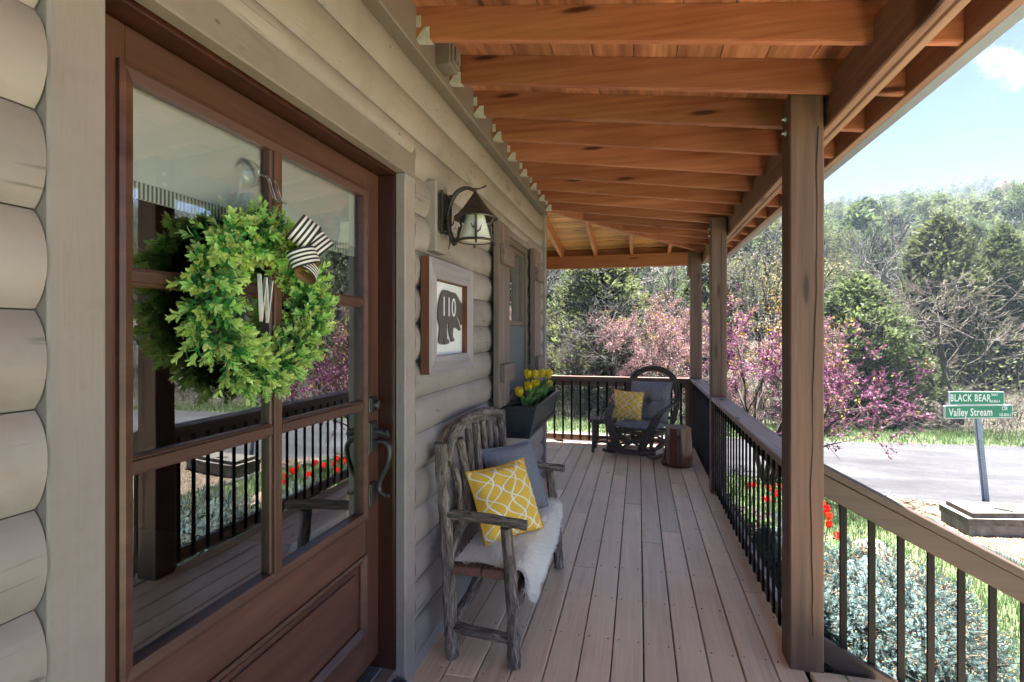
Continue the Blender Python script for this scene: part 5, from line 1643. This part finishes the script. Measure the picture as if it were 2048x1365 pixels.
pp = mb.build('channel_post', M['sign_post'], SG)
mb = MB()
for k in range(40):
    q = SB.lerp(top, (k + .5) / 40) + fwd * -.0038
    mb.tube([q, q + fwd * .002], .0045, 6)
mb.build('bolt_holes', M['crack'], pp)['kind'] = 'stuff'
def blade(name, ctr, w, h, yaw, roll, txts):
    ca, sa = math.cos(yaw), math.sin(yaw)
    rt = Vector((ca, sa, 0)); up = Vector((0, 0, 1))
    rt = (rt + up * roll).normalized(); nn = rt.cross(up).normalized(); up = nn.cross(rt) * -1
    up = Vector((0, 0, 1)) - rt * rt.z; up.normalize(); nn = rt.cross(up)
    c = Vector(ctr)
    mb = MB(); mb.obox(c, (w / 2, .014, h / 2), (rt, -nn, up), .006); b_ = mb.build(name, M['sign_edge'], SG)
    def rr_(w2, h2, d, mat, nm, rc=.012):
        pts = []
        for (sx, sy, a0) in ((1, 1, 0), (-1, 1, 90), (-1, -1, 180), (1, -1, 270)):
            for k in range(4):
                a = math.radians(a0 + 30 * k)
                pts.append(c + nn * d + rt * (sx * (w2 - rc) + rc * math.cos(a)) + up * (sy * (h2 - rc) + rc * math.sin(a)))
        m2 = MB(); m2.prism(pts, nn * .0006); m2.build(nm, mat, b_)
    rr_(w / 2 - .001, h / 2 - .001, .0143, M['sign_white'], 'white_border')
    rr_(w / 2 - .008, h / 2 - .008, .0153, M['sign_green'], 'green_face', .009)
    for (s, size, x, y, xs_, sp_) in txts:
        text_mesh('lettering', s, size, M['sign_white'], b_, c + nn * .0166 + rt * x + up * y, rt, up, xs_, .0004, 'CENTER', sp_, size * .018)
blade('name_blade', (3.905, 7.355, .735), .640, .158, math.radians(12), .0, [('BLACK BEAR', .118, -.075, .0, .66, 1.08), ('WAY', .042, .205, .040, .8, 1.0), ('165-85A-4', .044, .205, -.036, .66, 1.0)])
blade('name_blade', (3.925, 7.355, .575), .870, .156, math.radians(12 + 6), .0, [('Valley Stream', .128, -.105, -.008, .74, 1.06), ('CIR', .062, .330, .036, .8, 1.0), ('165-85A-2', .050, .335, -.040, .72, 1.0)])
mb = MB(); mb.box(3.90, 3.94, 7.385, 7.415, .652, .664, .002); mb.build('bracket', M['sign_edge'], SG)

# ------------------------------------------------------------------ dwarf blue spruces
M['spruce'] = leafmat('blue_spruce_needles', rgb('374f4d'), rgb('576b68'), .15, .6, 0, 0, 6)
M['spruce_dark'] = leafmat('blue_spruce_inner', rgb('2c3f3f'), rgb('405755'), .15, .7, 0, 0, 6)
M['spruce_core'] = plain('blue_spruce_core', rgb('445654'), .9, 0, .4, 60, 1.0, .03)
M['bud'] = plain('spruce_bud', rgb('8a6a40'), .7, 0, .2, 60)
M['twigwood'] = plain('spruce_twig', rgb('6b5440'), .85, 0, .2, 40)
def spruce(label, c, R, n, seed):
    rng = np.random.default_rng(seed)
    t = thing('blue_spruce', label, 'shrub', (c[0], c[1], GZ0), 'dwarf blue spruces below the railing')
    VN, FN, MN, VB, FB = [], [], [], [], []
    VT = []
    C = np.array((c[0], c[1], GZ0 + R[2] * .12))
    for k in range(n):
        u = rng.uniform(0, 6.283); z = rng.uniform(-.15, 1.0)
        q = math.sqrt(max(0, 1 - z * z))
        d = np.array((q * math.cos(u), q * math.sin(u), z))
        lump = 1 + .22 * mnoise.noise(Vector((d[0] * 2.6 + seed, d[1] * 2.6, d[2] * 2.6))) + .12 * mnoise.noise(Vector(d * 7))
        f = rng.uniform(.62, 1.0) ** .5
        p = C + d * np.array(R) * lump * f
        axis = d * np.array((1, 1, .6)) + rng.normal(0, .55, 3) + np.array((0, 0, .35)); axis /= np.linalg.norm(axis)
        a = np.cross(axis, rng.normal(0, 1, 3)); a /= np.linalg.norm(a); b = np.cross(axis, a)
        ln = rng.uniform(.045, .08)
        nn = 56
        tt = rng.uniform(.0, 1, nn); th = rng.uniform(0, 6.283, nn)
        base = p + axis * (tt * ln)[:, None]
        rad = (np.cos(th)[:, None] * a + np.sin(th)[:, None] * b)
        nd = rad * .8 + axis * rng.uniform(.35, .9, nn)[:, None]
        nl = rng.uniform(.014, .022, nn) * (1 - .35 * tt)
        tip = base + nd * nl[:, None]
        sd_ = np.cross(nd, axis); sd_ /= np.linalg.norm(sd_, axis=1)[:, None] + 1e-9
        o_ = len(VN) * 1
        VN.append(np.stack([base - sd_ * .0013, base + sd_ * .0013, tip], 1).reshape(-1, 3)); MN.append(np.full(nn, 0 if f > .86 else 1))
        tw = p - axis * .06; e = p + axis * ln
        VT.append(np.stack([tw + a * .002, tw - a * .002, e], 0))
        if rng.random() < .6:
            bs = .0036
            for (bx_, by_) in (((0, 0)), ):
                VB.append(np.array([e + a * bs, e + b * bs, e - a * bs, e - b * bs, e + axis * bs * 2.2]))
    V = np.concatenate(VN); F = np.arange(len(V)).reshape(-1, 3)
    L0 = np.array(t.location)
    mb = MB(); vs, fs = [], []
    for i in range(13):
        ph = -.25 + (math.pi / 2 + .25) * i / 12
        for j in range(28):
            th = 2 * math.pi * j / 28
            d = Vector((math.cos(ph) * math.cos(th), math.cos(ph) * math.sin(th), math.sin(ph)))
            lump = 1 + .22 * mnoise.noise(Vector((d.x * 2.6 + seed, d.y * 2.6, d.z * 2.6))) + .12 * mnoise.noise(d * 7)
            vs.append(Vector(C) + Vector((d.x * R[0], d.y * R[1], d.z * R[2])) * (lump * .80 + .05 * mnoise.noise(d * 19)))
    for i in range(12):
        for j in range(28): fs.append((i * 28 + j, i * 28 + (j + 1) % 28, i * 28 + 28 + (j + 1) % 28, i * 28 + 28 + j))
    mb.add(vs, fs); mb.build('inner_foliage', M['spruce_core'], t)
    o = npmesh('needles', V - L0, F, [M['spruce'], M['spruce_dark']], np.concatenate(MN), t); o['kind'] = 'stuff'
    VT = np.concatenate(VT); o = npmesh('twigs', VT - L0, np.arange(len(VT)).reshape(-1, 3), M['twigwood'], None, t); o['kind'] = 'stuff'
    f = np.array([(0, 1, 4), (1, 2, 4), (2, 3, 4), (3, 0, 4)]); VBn = np.concatenate(VB)
    o = npmesh('buds', VBn - L0, (f[None] + (np.arange(len(VB)) * 5)[:, None, None]).reshape(-1, 3), M['bud'], None, t); o['kind'] = 'stuff'
    mb = MB(); mb.tube([(c[0], c[1], GZ0), (c[0] + .02, c[1], GZ0 + R[2] * .5)], [.03, .015], 7); mb.build('trunk', M['twigwood'], t)
spruce('large blue spruce spreading below the sloping stair railing', (1.46, 3.74), (.64, .72, .50), 4200, 2)
spruce('flat blue spruce at the lower right in front of the lawn', (1.86, 3.02), (.42, .40, .21), 1500, 5)
spruce('small blue spruce behind the long side railing by the red tulips', (1.18, 4.72), (.36, .42, .42), 900, 8)

# red tulips in the mulch bed
reds = [((1.60, 4.72), .36), ((1.58, 5.08), .40), ((1.66, 5.16), .42), ((1.61, 5.22), .38), ((1.70, 5.02), .33), ((1.56, 5.30), .44), ((1.54, 5.02), .34), ((1.30, 5.50), .44), ((1.22, 5.42), .40), ((1.36, 5.62), .46), ((1.43, 5.50), .42), ((1.40, 5.35), .36), ((1.05, 5.75), .42), ((1.13, 5.85), .40), ((1.25, 5.72), .43), ((1.47, 5.25), .37), ((1.50, 5.42), .45)]
rr = random.Random(31)
for k, ((x, y), h) in enumerate(reds):
    lb = 'single red tulip nearest the tan border stone' if k == 0 else 'red tulip in the clump beyond the nearest post and railing'
    tulip('red_tulip', lb, (x, y, GZ0), (x + rr.uniform(-.05, .05), y + rr.uniform(-.05, .05), GZ0 + h), M['tulip_red'], 200 + k, 'red tulips in the mulch bed', .030, 4, .05 + .2 * rr.random(), .26)
# ------------------------------------------------------------------ trees
def seg_mesh(S, n):
    S = np.asarray(S, dtype=np.float64)
    p0, p1, r0, r1 = S[:, :3], S[:, 3:6], S[:, 6], S[:, 7]
    d = p1 - p0; d /= np.linalg.norm(d, axis=1)[:, None] + 1e-9
    ref = np.where(np.abs(d[:, 2:3]) < .9, np.array([[0, 0, 1.]]), np.array([[1., 0, 0]]))
    a = np.cross(d, ref); a /= np.linalg.norm(a, axis=1)[:, None]; b = np.cross(d, a)
    k = len(S); th = 2 * np.pi * np.arange(n) / n
    o = np.cos(th)[None, :, None] * a[:, None] + np.sin(th)[None, :, None] * b[:, None]
    V = np.concatenate([p0[:, None] + o * r0[:, None, None], p1[:, None] + o * r1[:, None, None]], 1).reshape(-1, 3)
    f = np.array([(j, (j + 1) % n, n + (j + 1) % n, n + j) for j in range(n)])
    F = (f[None] + (np.arange(k) * 2 * n)[:, None, None]).reshape(-1, 4)
    return V, F
def quads(P, size, rng, asp=.6, up=None):
    """small random leaf-like faces at the points P"""
    n = len(P)
    a = rng.normal(0, 1, (n, 3))
    if up is not None: a = a * .6 + up
    a /= np.linalg.norm(a, axis=1)[:, None] + 1e-9
    b = np.cross(a, rng.normal(0, 1, (n, 3))); b /= np.linalg.norm(b, axis=1)[:, None] + 1e-9
    s = np.asarray(size).reshape(-1, 1) * np.ones((n, 1))
    V = np.stack([P - a * s, P - b * s * asp, P + a * s, P + b * s * asp], 1).reshape(-1, 3)
    return V, np.arange(n * 4).reshape(-1, 4)
def grow(rng, p, d, ln, r, depth, maxd, S, nodes, spread=.7, wander=.16, upl=.06, kids=(3, 5), seg=6, ratio=.62):
    p = np.array(p, float); d = np.array(d, float) / np.linalg.norm(d)
    pts = [p]; dirs = [d]
    for i in range(seg):
        d = d + rng.normal(0, wander, 3) + np.array((0, 0, upl)); d /= np.linalg.norm(d)
        q = p + d * ln / seg
        ra = r * (1 - .55 * i / seg); rb = r * (1 - .55 * (i + 1) / seg)
        S.append((*p, *q, ra, rb)); nodes.append((*q, depth, *d))
        p = q; pts.append(p); dirs.append(d)
    if depth >= maxd: return
    for k in range(rng.integers(*kids)):
        i = rng.integers(2, seg + 1)
        nd = dirs[i] + rng.normal(0, spread, 3); nd /= np.linalg.norm(nd)
        grow(rng, pts[i], nd, ln * ratio * rng.uniform(.75, 1.2), max(r * .5 * (1 - .3 * i / seg), .0016), depth + 1, maxd, S, nodes, spread, wander, upl, kids, max(3, seg - 1), ratio)
def join(parts):
    V, F, Mi, o = [], [], [], 0
    for v, f, m in parts:
        V.append(v); F.append(np.asarray(f) + o); o += len(v)
        Mi.append(np.full(len(f), m) if np.isscalar(m) else m)
    return np.concatenate(V), np.concatenate(F), np.concatenate(Mi)

M['bark_grey'] = plain('pale_grey_bark', rgb('42403b'), .9, 0, .15, 5, 0)
M['bark_tan'] = plain('tan_twigs', rgb('50493e'), .9, 0, .2, 5, 0)
M['bark_brown'] = plain('brown_bark', rgb('383027'), .9, 0, .2, 5, 0)
M['bark_dark'] = plain('dark_stems', rgb('2b241f'), .9, 0, .2, 5, 0)
M['bark_mauve'] = plain('mauve_twigs', rgb('503c3a'), .9, 0, .2, 5, 0)
M['bark_white'] = plain('white_bark', rgb('6e6a64'), .9, 0, .1, 5, 0)
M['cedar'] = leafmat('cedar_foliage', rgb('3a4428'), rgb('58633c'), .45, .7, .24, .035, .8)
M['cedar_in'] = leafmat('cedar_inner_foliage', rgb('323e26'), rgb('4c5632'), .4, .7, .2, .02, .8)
M['spring'] = leafmat('spring_leaves', rgb('485132'), rgb('626b44'), .45, .7, .16, .03, .7)
M['springy'] = leafmat('yellow_spring_leaves', rgb('685e40'), rgb('7a704e'), .35, .7, .14, .03, .7)
M['magenta'] = leafmat('redbud_blossom', rgb('5d3052'), rgb('764662'), .3, .6, .05, .01, 3)
M['pinkb'] = leafmat('pink_blossom', rgb('74525c'), rgb('8a6a6b'), .3, .6, .08, .02, 2)
M['newleaf'] = leafmat('new_gold_leaves', rgb('8a6c28'), rgb('9c8844'), .35, .6, .05, .01, 3)

def tree_thing(name, label, cat, loc, parts, group=None):
    t = thing(name, label, cat, loc, group)
    for nm, v, f, mats, mi in parts: npmesh(nm, v - np.array(loc), f, mats, mi, t)
    return t

def redbud(label, base, ht, lean, width, seed, pink=False, stems=4, dens=1.0, reach=1.3, off=(0, 0), group='redbuds in blossom'):
    rng = np.random.default_rng(seed)
    S, N = [], []
    base = np.array(base, float)
    for k in range(stems):
        a = 6.283 * k / stems + rng.uniform(-.4, .4)
        d = np.array((math.cos(a) * width, math.sin(a) * width * .8, .8)) + np.array(lean)
        grow(rng, base + np.array((math.cos(a) * .05, math.sin(a) * .05, 0)), d, ht * .78, .038, 0, 4, S, N, .62, .15, .035, (3, 6), 7, .60)
    S = np.array(S); N = np.array(N)
    # fit the grown crown to the tree's real height and spread
    b3 = np.array([base[0], base[1], base[2]])
    fz = ht / (np.percentile(N[:, 2], 99.5) - base[2]); fr = reach / np.percentile(np.hypot(N[:, 0] - base[0] - off[0], N[:, 1] - base[1] - off[1]), 97)
    fs_ = np.array((fr, fr, fz))
    S[:, :3] = b3 + (S[:, :3] - b3) * fs_; S[:, 3:6] = b3 + (S[:, 3:6] - b3) * fs_; N[:, :3] = b3 + (N[:, :3] - b3) * fs_
    keep = S[:, 5] > GZ0 + .28; trunkk = S[:, 6] > .009
    sel = keep | trunkk; S = S[sel]; N = N[sel]
    big = S[:, 6] > .006
    Vb, Fb = seg_mesh(S[big], 6); Vt, Ft = seg_mesh(np.column_stack([S[~big][:, :6], np.maximum(S[~big][:, 6:], .0028)]), 3)
    top = base[2] + ht
    # blossoms hug the twigs
    m = N[:, 3] >= (2 if not pink else 3)
    idx = np.nonzero(m)[0]
    lump = np.array([mnoise.noise(Vector(q * .9)) for q in N[idx, :3]])
    pr_ = np.clip((.42 + 1.1 * lump) * dens, .02, .95)
    idx = idx[rng.random(len(idx)) < pr_]
    P = np.repeat(N[idx, :3], 7, 0); P = P + rng.normal(0, .016 if not pink else .035, P.shape)
    Vm, Fm = quads(P, rng.uniform(.009, .018, len(P)), rng, .8)
    tips = N[(N[:, 3] >= 3)]
    hfrac = (tips[:, 2] - base[2]) / ht
    tsel = tips[rng.random(len(tips)) < np.clip(.03 + .55 * np.clip(hfrac - .62, 0, 1), 0, .4)]
    P = np.repeat(tsel[:, :3], 3, 0) + rng.normal(0, .02, (len(tsel) * 3, 3))
    Vl, Fl = quads(P, rng.uniform(.012, .024, len(P)), rng, .6)
    return tree_thing('redbud_tree', label, 'redbud', tuple(base), [('trunk', Vb, Fb, M['bark_brown'], None), ('twigs', Vt, Ft, M['bark_mauve'], None),
        ('blossom', Vm, Fm, M['pinkb'] if pink else M['magenta'], None), ('young_leaves', Vl, Fl, M['newleaf'], None)], group)
def stuffparts(t):
    for c in t.children:
        if c.name.split('.')[0] in ('twigs', 'blossom', 'young_leaves'): c['kind'] = 'stuff'
stuffparts(redbud('magenta redbud tree arching over the road right behind the porch posts', (1.66, 7.55, GZ0), 2.45, (.16, .05, 0), .62, 12, stems=5, dens=.8, reach=1.3, off=(.35, .1)))
stuffparts(redbud('pale pink redbud tree beyond the rear railing behind the rocking chair', (.35, 12.3, GZ0), 2.75, (0, 0, 0), .62, 33, True, 6, 2.2, reach=1.5))
stuffparts(redbud('mixed pink and gold redbud left of the middle porch post', (1.5, 12.7, GZ0 + .05), 2.65, (0, 0, 0), .5, 37, True, 5, 1.9, reach=1.25))
stuffparts(redbud('small pink redbud across the road between the nearest post and the green cedar', (3.75, 12.2, GZ0), 2.3, (0, 0, 0), .5, 41, True, 5, 1.6, reach=1.1))

# brush along the far side of the road
rng = np.random.default_rng(77)
S3 = {0: [], 1: [], 2: []}
FX, FYv = [q[0] for q in far], [q[1] for q in far]
for k in range(5200):
    x = rng.uniform(-8, 17); y = np.interp(x, FX, FYv) + 1.2 + rng.random() ** 1.6 * 4.2
    z = hill_z(x, y); p = np.array((x, y, z))
    a = rng.uniform(0, 6.283); el = rng.uniform(.5, 1.5)
    d = np.array((math.cos(a) * math.cos(el), math.sin(a) * math.cos(el), math.sin(el)))
    ln = rng.uniform(.7, 2.1) * (.75 + .5 * mnoise.noise(Vector((x * .4, y * .4, 0)))); r = rng.uniform(.003, .0075); c = rng.integers(0, 3)
    droop = rng.uniform(.0, .34)
    for i in range(6):
        d = d + rng.normal(0, .2, 3) - np.array((0, 0, droop)); d /= np.linalg.norm(d)
        q = p + d * ln / 6
        if q[2] < z + .02: break
        S3[c].append((*p, *q, r * (1 - .12 * i), r * (1 - .12 * (i + 1)))); p = q
parts = []
for c in range(3):
    v, f = seg_mesh(S3[c], 3); parts.append((v, f, c))
P = np.stack([rng.uniform(-8, 17, 16000), np.zeros(16000), np.zeros(16000)], 1)
P[:, 1] = np.interp(P[:, 0], FX, FYv) + 1.5 + rng.random(16000) * 4.5
nzv = np.array([mnoise.noise(Vector((q[0] * .8, q[1] * .8, 4))) for q in P]); P = P[nzv > .05]
P[:, 2] = [hill_z(q[0], q[1]) for q in P]; P[:, 2] += rng.random(len(P)) ** 1.5 * 1.5
v, f = quads(P, rng.uniform(.02, .055, len(P)), rng, .5); parts.append((v, f, 3))
V, F, Mi = join(parts)
tag(npmesh('roadside_brush', V, F, [M['bark_tan'], M['bark_brown'], M['bark_dark'], M['cedar']], Mi), kind='stuff')

# ---- kinds of tree on the hillside
def cedar_geo(seed, h=6.4, R=1.75, clumps=560, size=.24):
    rng = np.random.default_rng(seed)
    S, Ps, U, mi = [], [], [], []
    z = 0; p = np.zeros(3)
    for i in range(7):
        q = np.array((rng.normal(0, .04), rng.normal(0, .04), h * .92 * (i + 1) / 7)); S.append((*p, *q, .10 * (1 - i / 8) + .01, .10 * (1 - (i + 1) / 8) + .01)); p = q
    lob = rng.uniform(0, 6.28, 3)
    for k in range(clumps):
        t = rng.random() ** .85
        az = rng.uniform(0, 6.283)
        zz = h * (.06 + .94 * t)
        rad = R * (1 - t ** 1.5) ** .62 * (.55 + .45 * min(1, t * 5)) * (1 + .28 * math.sin(az * 2 + lob[0]) * math.cos(t * 9 + lob[1]) + .22 * mnoise.noise(Vector((math.cos(az) * 1.7, math.sin(az) * 1.7, t * 7 + seed))))
        f = rng.random() ** .45
        c = np.array((math.cos(az) * rad * f, math.sin(az) * rad * f, zz - .16 * rad * f + rng.normal(0, .06)))
        out = np.array((math.cos(az), math.sin(az), .55))
        n = 8
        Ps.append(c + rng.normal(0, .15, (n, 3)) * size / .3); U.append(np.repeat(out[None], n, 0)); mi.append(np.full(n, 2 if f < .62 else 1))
        if k % 5 == 0: S.append((0, 0, max(.1, zz - .3 * rad), *c, .022, .008))
    P = np.concatenate(Ps); V2, F2 = quads(P, rng.uniform(.45, 1.0, len(P)) * size, rng, .30, np.concatenate(U))
    V1, F1 = seg_mesh(S, 4)
    return V1, F1, V2, F2, np.concatenate(mi) - 1
def decid_geo(seed, h=7.2, leaves=True, size=.11, n_leaf=6):
    rng = np.random.default_rng(seed)
    S, N = [], []
    grow(rng, (0, 0, 0), (rng.normal(0, .08), rng.normal(0, .08), 1), h * .66, .10, 0, 3, S, N, .60, .09, .07, (5, 8), 7, .55)
    S = np.array(S); N = np.array(N)
    S[:, 6:] = np.maximum(S[:, 6:], .016)
    V1, F1 = seg_mesh(S, 3)
    if not leaves: return V1, F1, None, None, None
    T = N[N[:, 3] >= 2]
    P = np.repeat(T[:, :3], n_leaf, 0) + rng.normal(0, .17, (len(T) * n_leaf, 3))
    V2, F2 = quads(P, rng.uniform(.5, 1.2, len(P)) * size, rng, .6)
    return V1, F1, V2, F2, np.zeros(len(F2), int)
def proto(name, geo, mats, parent=None):
    V1, F1, V2, F2, m2 = geo
    if V2 is None: V, F, mi = V1, F1, np.zeros(len(F1), int)
    else: V, F, mi = join([(V1, F1, 0), (V2, F2, m2 + 1)])
    return npmesh(name, V, F, mats, mi), (V, F, mi)
KINDS = {
    'cedar': ('cedar_tree', 'cedar', 'dark green cedar among the woods on the hillside', 'cedars on the hillside', [(cedar_geo(300 + k, 4.9 + .4 * k, 1.75 + .2 * (k % 3)), [M['bark_brown'], M['cedar'], M['cedar_in']]) for k in range(5)]),
    'spring': ('budding_tree', 'tree', 'light green budding tree among the woods on the hillside', 'budding trees on the hillside', [(decid_geo(320 + k, 6.0 + .6 * k), [M['bark_grey'], M['spring']]) for k in range(4)]),
    'gold': ('golden_tree', 'tree', 'pale gold budding tree among the woods on the hillside', 'golden budding trees on the hillside', [(decid_geo(330 + k, 6.4 + .5 * k, True, .10, 4), [M['bark_grey'], M['springy']]) for k in range(3)]),
    'bare': ('bare_tree', 'tree', 'leafless grey tree among the woods on the hillside', 'leafless trees on the hillside', [(decid_geo(340 + k, 6.4 + .6 * k, False), [M['bark_grey']]) for k in range(4)]),
}
FINE = {'cedar': [(cedar_geo(400 + k, 4.6 + .5 * k, 1.7, 2300, .10), [M['bark_brown'], M['cedar'], M['cedar_in']]) for k in range(2)],
        'spring': [(decid_geo(420 + k, 6.0 + .6 * k, True, .045, 14), [M['bark_grey'], M['spring']]) for k in range(2)],
        'gold': [(decid_geo(430, 6.4, True, .042, 8), [M['bark_grey'], M['springy']])],
        'bare': [(decid_geo(440, 6.6, False), [M['bark_grey']])]}
for kd in FINE: KINDS[kd][4].extend(FINE[kd])
LIB = {}
for kd, (nm, cat, lab, grp, lst) in KINDS.items():
    LIB[kd] = []
    for geo, mats in lst:
        o, arr = proto(nm, geo, mats)
        tag(o, lab, cat, grp)
        LIB[kd].append([o, arr, mats, False])
rng = np.random.default_rng(2024)
spots = []
sp = 2.75
AZ0, AZ1 = math.radians(-24), math.radians(56)
for iy in range(62):
    for ix in range(85):
        x = -60 + ix * sp + rng.uniform(-1.1, 1.1); y = 13.6 + iy * sp + rng.uniform(-1.1, 1.1)
        r = math.hypot(x, y); az = math.atan2(x, y)
        if not (AZ0 < az < AZ1) or r > 172: continue
        if y < np.interp(x, FX, FYv) + 2.6: continue
        spots.append((r, x, y, az))
spots.sort()
count = {k: 0 for k in LIB}
LIMIT = {'cedar': 295, 'spring': 280, 'gold': 80, 'bare': 150}
far_parts = []; far_n = 0
for (r, x, y, az) in spots:
    if r > 60 and rng.random() < (.35 if r < 95 else .5): continue
    z = hill_z(x, y) - .1
    tend = mnoise.noise(Vector((x * .045, y * .045, 1))) ; ridge = max(0, (r - 120) / 50)
    w = {'cedar': max(.05, .46 + .9 * tend - .5 * ridge), 'spring': .36, 'gold': .06 + .22 * ridge, 'bare': max(.03, .10 - .3 * tend + .25 * ridge)}
    if r < 22 and az < .12: w['bare'] += .12
    ks = list(w); pw = np.array([w[k] for k in ks]); kd = ks[rng.choice(len(ks), p=pw / pw.sum())]
    nf = len(FINE[kd]); nl = len(LIB[kd])
    ent = LIB[kd][rng.integers(nl - nf, nl)] if r < 34 else LIB[kd][rng.integers(0, nl - nf)]
    s = rng.uniform(.72, 1.22)
    s = min(s, max(.55 if r > 60 else .25, (1.7 + .215 * r - z) * rng.uniform(.62, 1.0) / ent[1][0][:, 2].max()))
    rz = rng.uniform(0, 6.283)
    if count[kd] < LIMIT[kd] and r < 150:
        count[kd] += 1
        if not ent[3]: o = ent[0]; ent[3] = True
        else: o = ent[0].copy(); COL.objects.link(o)
        o.location = (x, y, z); o.rotation_euler = (rng.normal(0, .05), rng.normal(0, .05), rz); o.scale = (s * rng.uniform(.9, 1.15), s * rng.uniform(.9, 1.15), s)
    else:
        V, F, mi = ent[1]
        c_, s_ = math.cos(rz) * s, math.sin(rz) * s
        step = 12 if kd != 'bare' else 5
        fsel = np.arange(0, len(F), step); F2 = F[fsel]
        # keep fewer, larger faces so that the far crowns stay as full
        Vq = V[F2]; ctr = Vq.mean(1, keepdims=True); Vq = ctr + (Vq - ctr) * (2.6 if kd != 'bare' else 1.6)
        Vq = Vq.reshape(-1, 3)
        Vw = np.stack([Vq[:, 0] * c_ - Vq[:, 1] * s_ + x, Vq[:, 0] * s_ + Vq[:, 1] * c_ + y, Vq[:, 2] * s + z], 1)
        mm = {'cedar': (0, 1, 2), 'spring': (3, 4), 'gold': (3, 5), 'bare': (3,)}[kd]
        far_parts.append((Vw.astype(np.float32), np.arange(len(Vw)).reshape(-1, 4), np.array([mm[i] for i in mi[fsel]]))); far_n += 1
for kd in LIB:
    for ent in LIB[kd]:
        if not ent[3]: bpy.data.objects.remove(ent[0])
if far_parts:
    V, F, Mi = join(far_parts)
    tag(npmesh('distant_forest', V, F, [M['bark_brown'], M['cedar'], M['cedar_in'], M['bark_grey'], M['spring'], M['springy']], Mi), kind='stuff')
print('TREES', count, 'far', far_n, 'farquads', sum(len(p[1]) for p in far_parts))

# ---- trees at the road edge that stand out one by one
def near_cedar(label, loc, h, R, seed, clumps=900, size=.15):
    V1, F1, V2, F2, m2 = cedar_geo(seed, h, R, clumps, size)
    t = thing('cedar_tree', label, 'cedar', loc)
    npmesh('trunk', V1, F1, M['bark_brown'], None, t); npmesh('crown', V2, F2, [M['cedar'], M['cedar_in']], m2, t)['kind'] = 'stuff'
near_cedar('broad deep green cedar across the road above the street sign', (4.9, 13.6, GZ0 + .2), 3.1, 1.75, 501, 3200, .085)
near_cedar('dark cedar at the right behind the broad green cedar', (7.9, 16.4, .4), 4.2, 1.6, 503, 2200, .10)
near_cedar('slim cedar rising behind the pale pink redbud', (1.9, 16.0, .4), 3.4, 1.0, 505, 1500, .09)
near_cedar('loose green cedar beyond the rear railing left of the pink redbud', (-.9, 15.6, .3), 3.0, 1.2, 507, 1200, .08)
near_cedar('green cedar farthest left beyond the rear railing', (-2.7, 16.6, .4), 3.6, 1.3, 509, 1200, .09)
def bare_near(label, loc, h, mat, seed, thin=.0045, spread=.6, stems=1, maxd=4):
    rng = np.random.default_rng(seed); S, N = [], []
    for k in range(stems): grow(rng, np.array(loc) + rng.normal(0, .08, 3) * (1, 1, 0), (rng.normal(0, .3), rng.normal(0, .3), 1), h * .62, .045, 0, maxd, S, N, spread, .13, .05, (4, 7), 7, .56)
    S = np.array(S); S[:, 6:] = np.maximum(S[:, 6:], thin)
    big = S[:, 6] > .011
    V, F = seg_mesh(S[big], 6); V2, F2 = seg_mesh(S[~big], 3)
    t = thing('bare_tree', label, 'tree', loc)
    npmesh('trunk', V - np.array(loc), F, mat, None, t); npmesh('twigs', V2 - np.array(loc), F2, mat, None, t)['kind'] = 'stuff'
bare_near('pale leafless tree tangled with vines at the right edge behind the street sign', (6.6, 12.9, GZ0 + .1), 3.6, M['bark_tan'], 61, stems=3)
bare_near('white barked leafless tree seen between the corner post and the middle post', (1.35, 15.2, .2), 4.4, M['bark_white'], 63, .006, .5, 2)
bare_near('grey leafless tree beyond the rear railing near the cabin corner', (-1.9, 14.2, 0), 4.2, M['bark_grey'], 65, .005, .55, 2)
bare_near('grey leafless tree behind the loose green cedar', (-.1, 17.0, .6), 5.0, M['bark_grey'], 67, .006, .5, 2)
bare_near('tangled grey leafless shrub nearest the rear railing at the left', (-1.3, 12.9, GZ0), 2.6, M['bark_tan'], 71, .004, .7, 4)
bare_near('twiggy tan leafless shrub between the cabin corner and the pink redbud', (-.5, 13.2, GZ0), 2.9, M['bark_grey'], 73, .004, .7, 4)
bare_near('light twiggy tree right of the nearest porch post across the road', (3.4, 14.6, .1), 3.6, M['bark_grey'], 69, .005, .6, 2)

# a fallen yellow petal on the deck
mb = MB(); leaf_blade(mb, (-.33, 5.72, .0025), .6, .03, .022, .1, .2); tag(mb.build('fallen_petal', M['tulip_yellow'], None, False, (-.33, 5.72, 0)), 'fallen yellow petal on the deck boards before the rocking chair', 'petal')

# ------------------------------------------------------------------ the air over the valley
hz = bpy.data.materials.new('air'); hz.use_nodes = True
hn = hz.node_tree; hn.nodes.clear()
ho = hn.nodes.new('ShaderNodeOutputMaterial'); hv = hn.nodes.new('ShaderNodeVolumePrincipled')
hv.inputs['Color'].default_value = (.66, .82, 1.0, 1); hv.inputs['Density'].default_value = .0010; hv.inputs['Anisotropy'].default_value = .2
hn.links.new(hv.outputs[0], ho.inputs['Volume'])
mb = MB(); mb.box(-181, 262, -86, 272, -1.5, 41, 0); tag(mb.build('haze', hz), kind='stuff')
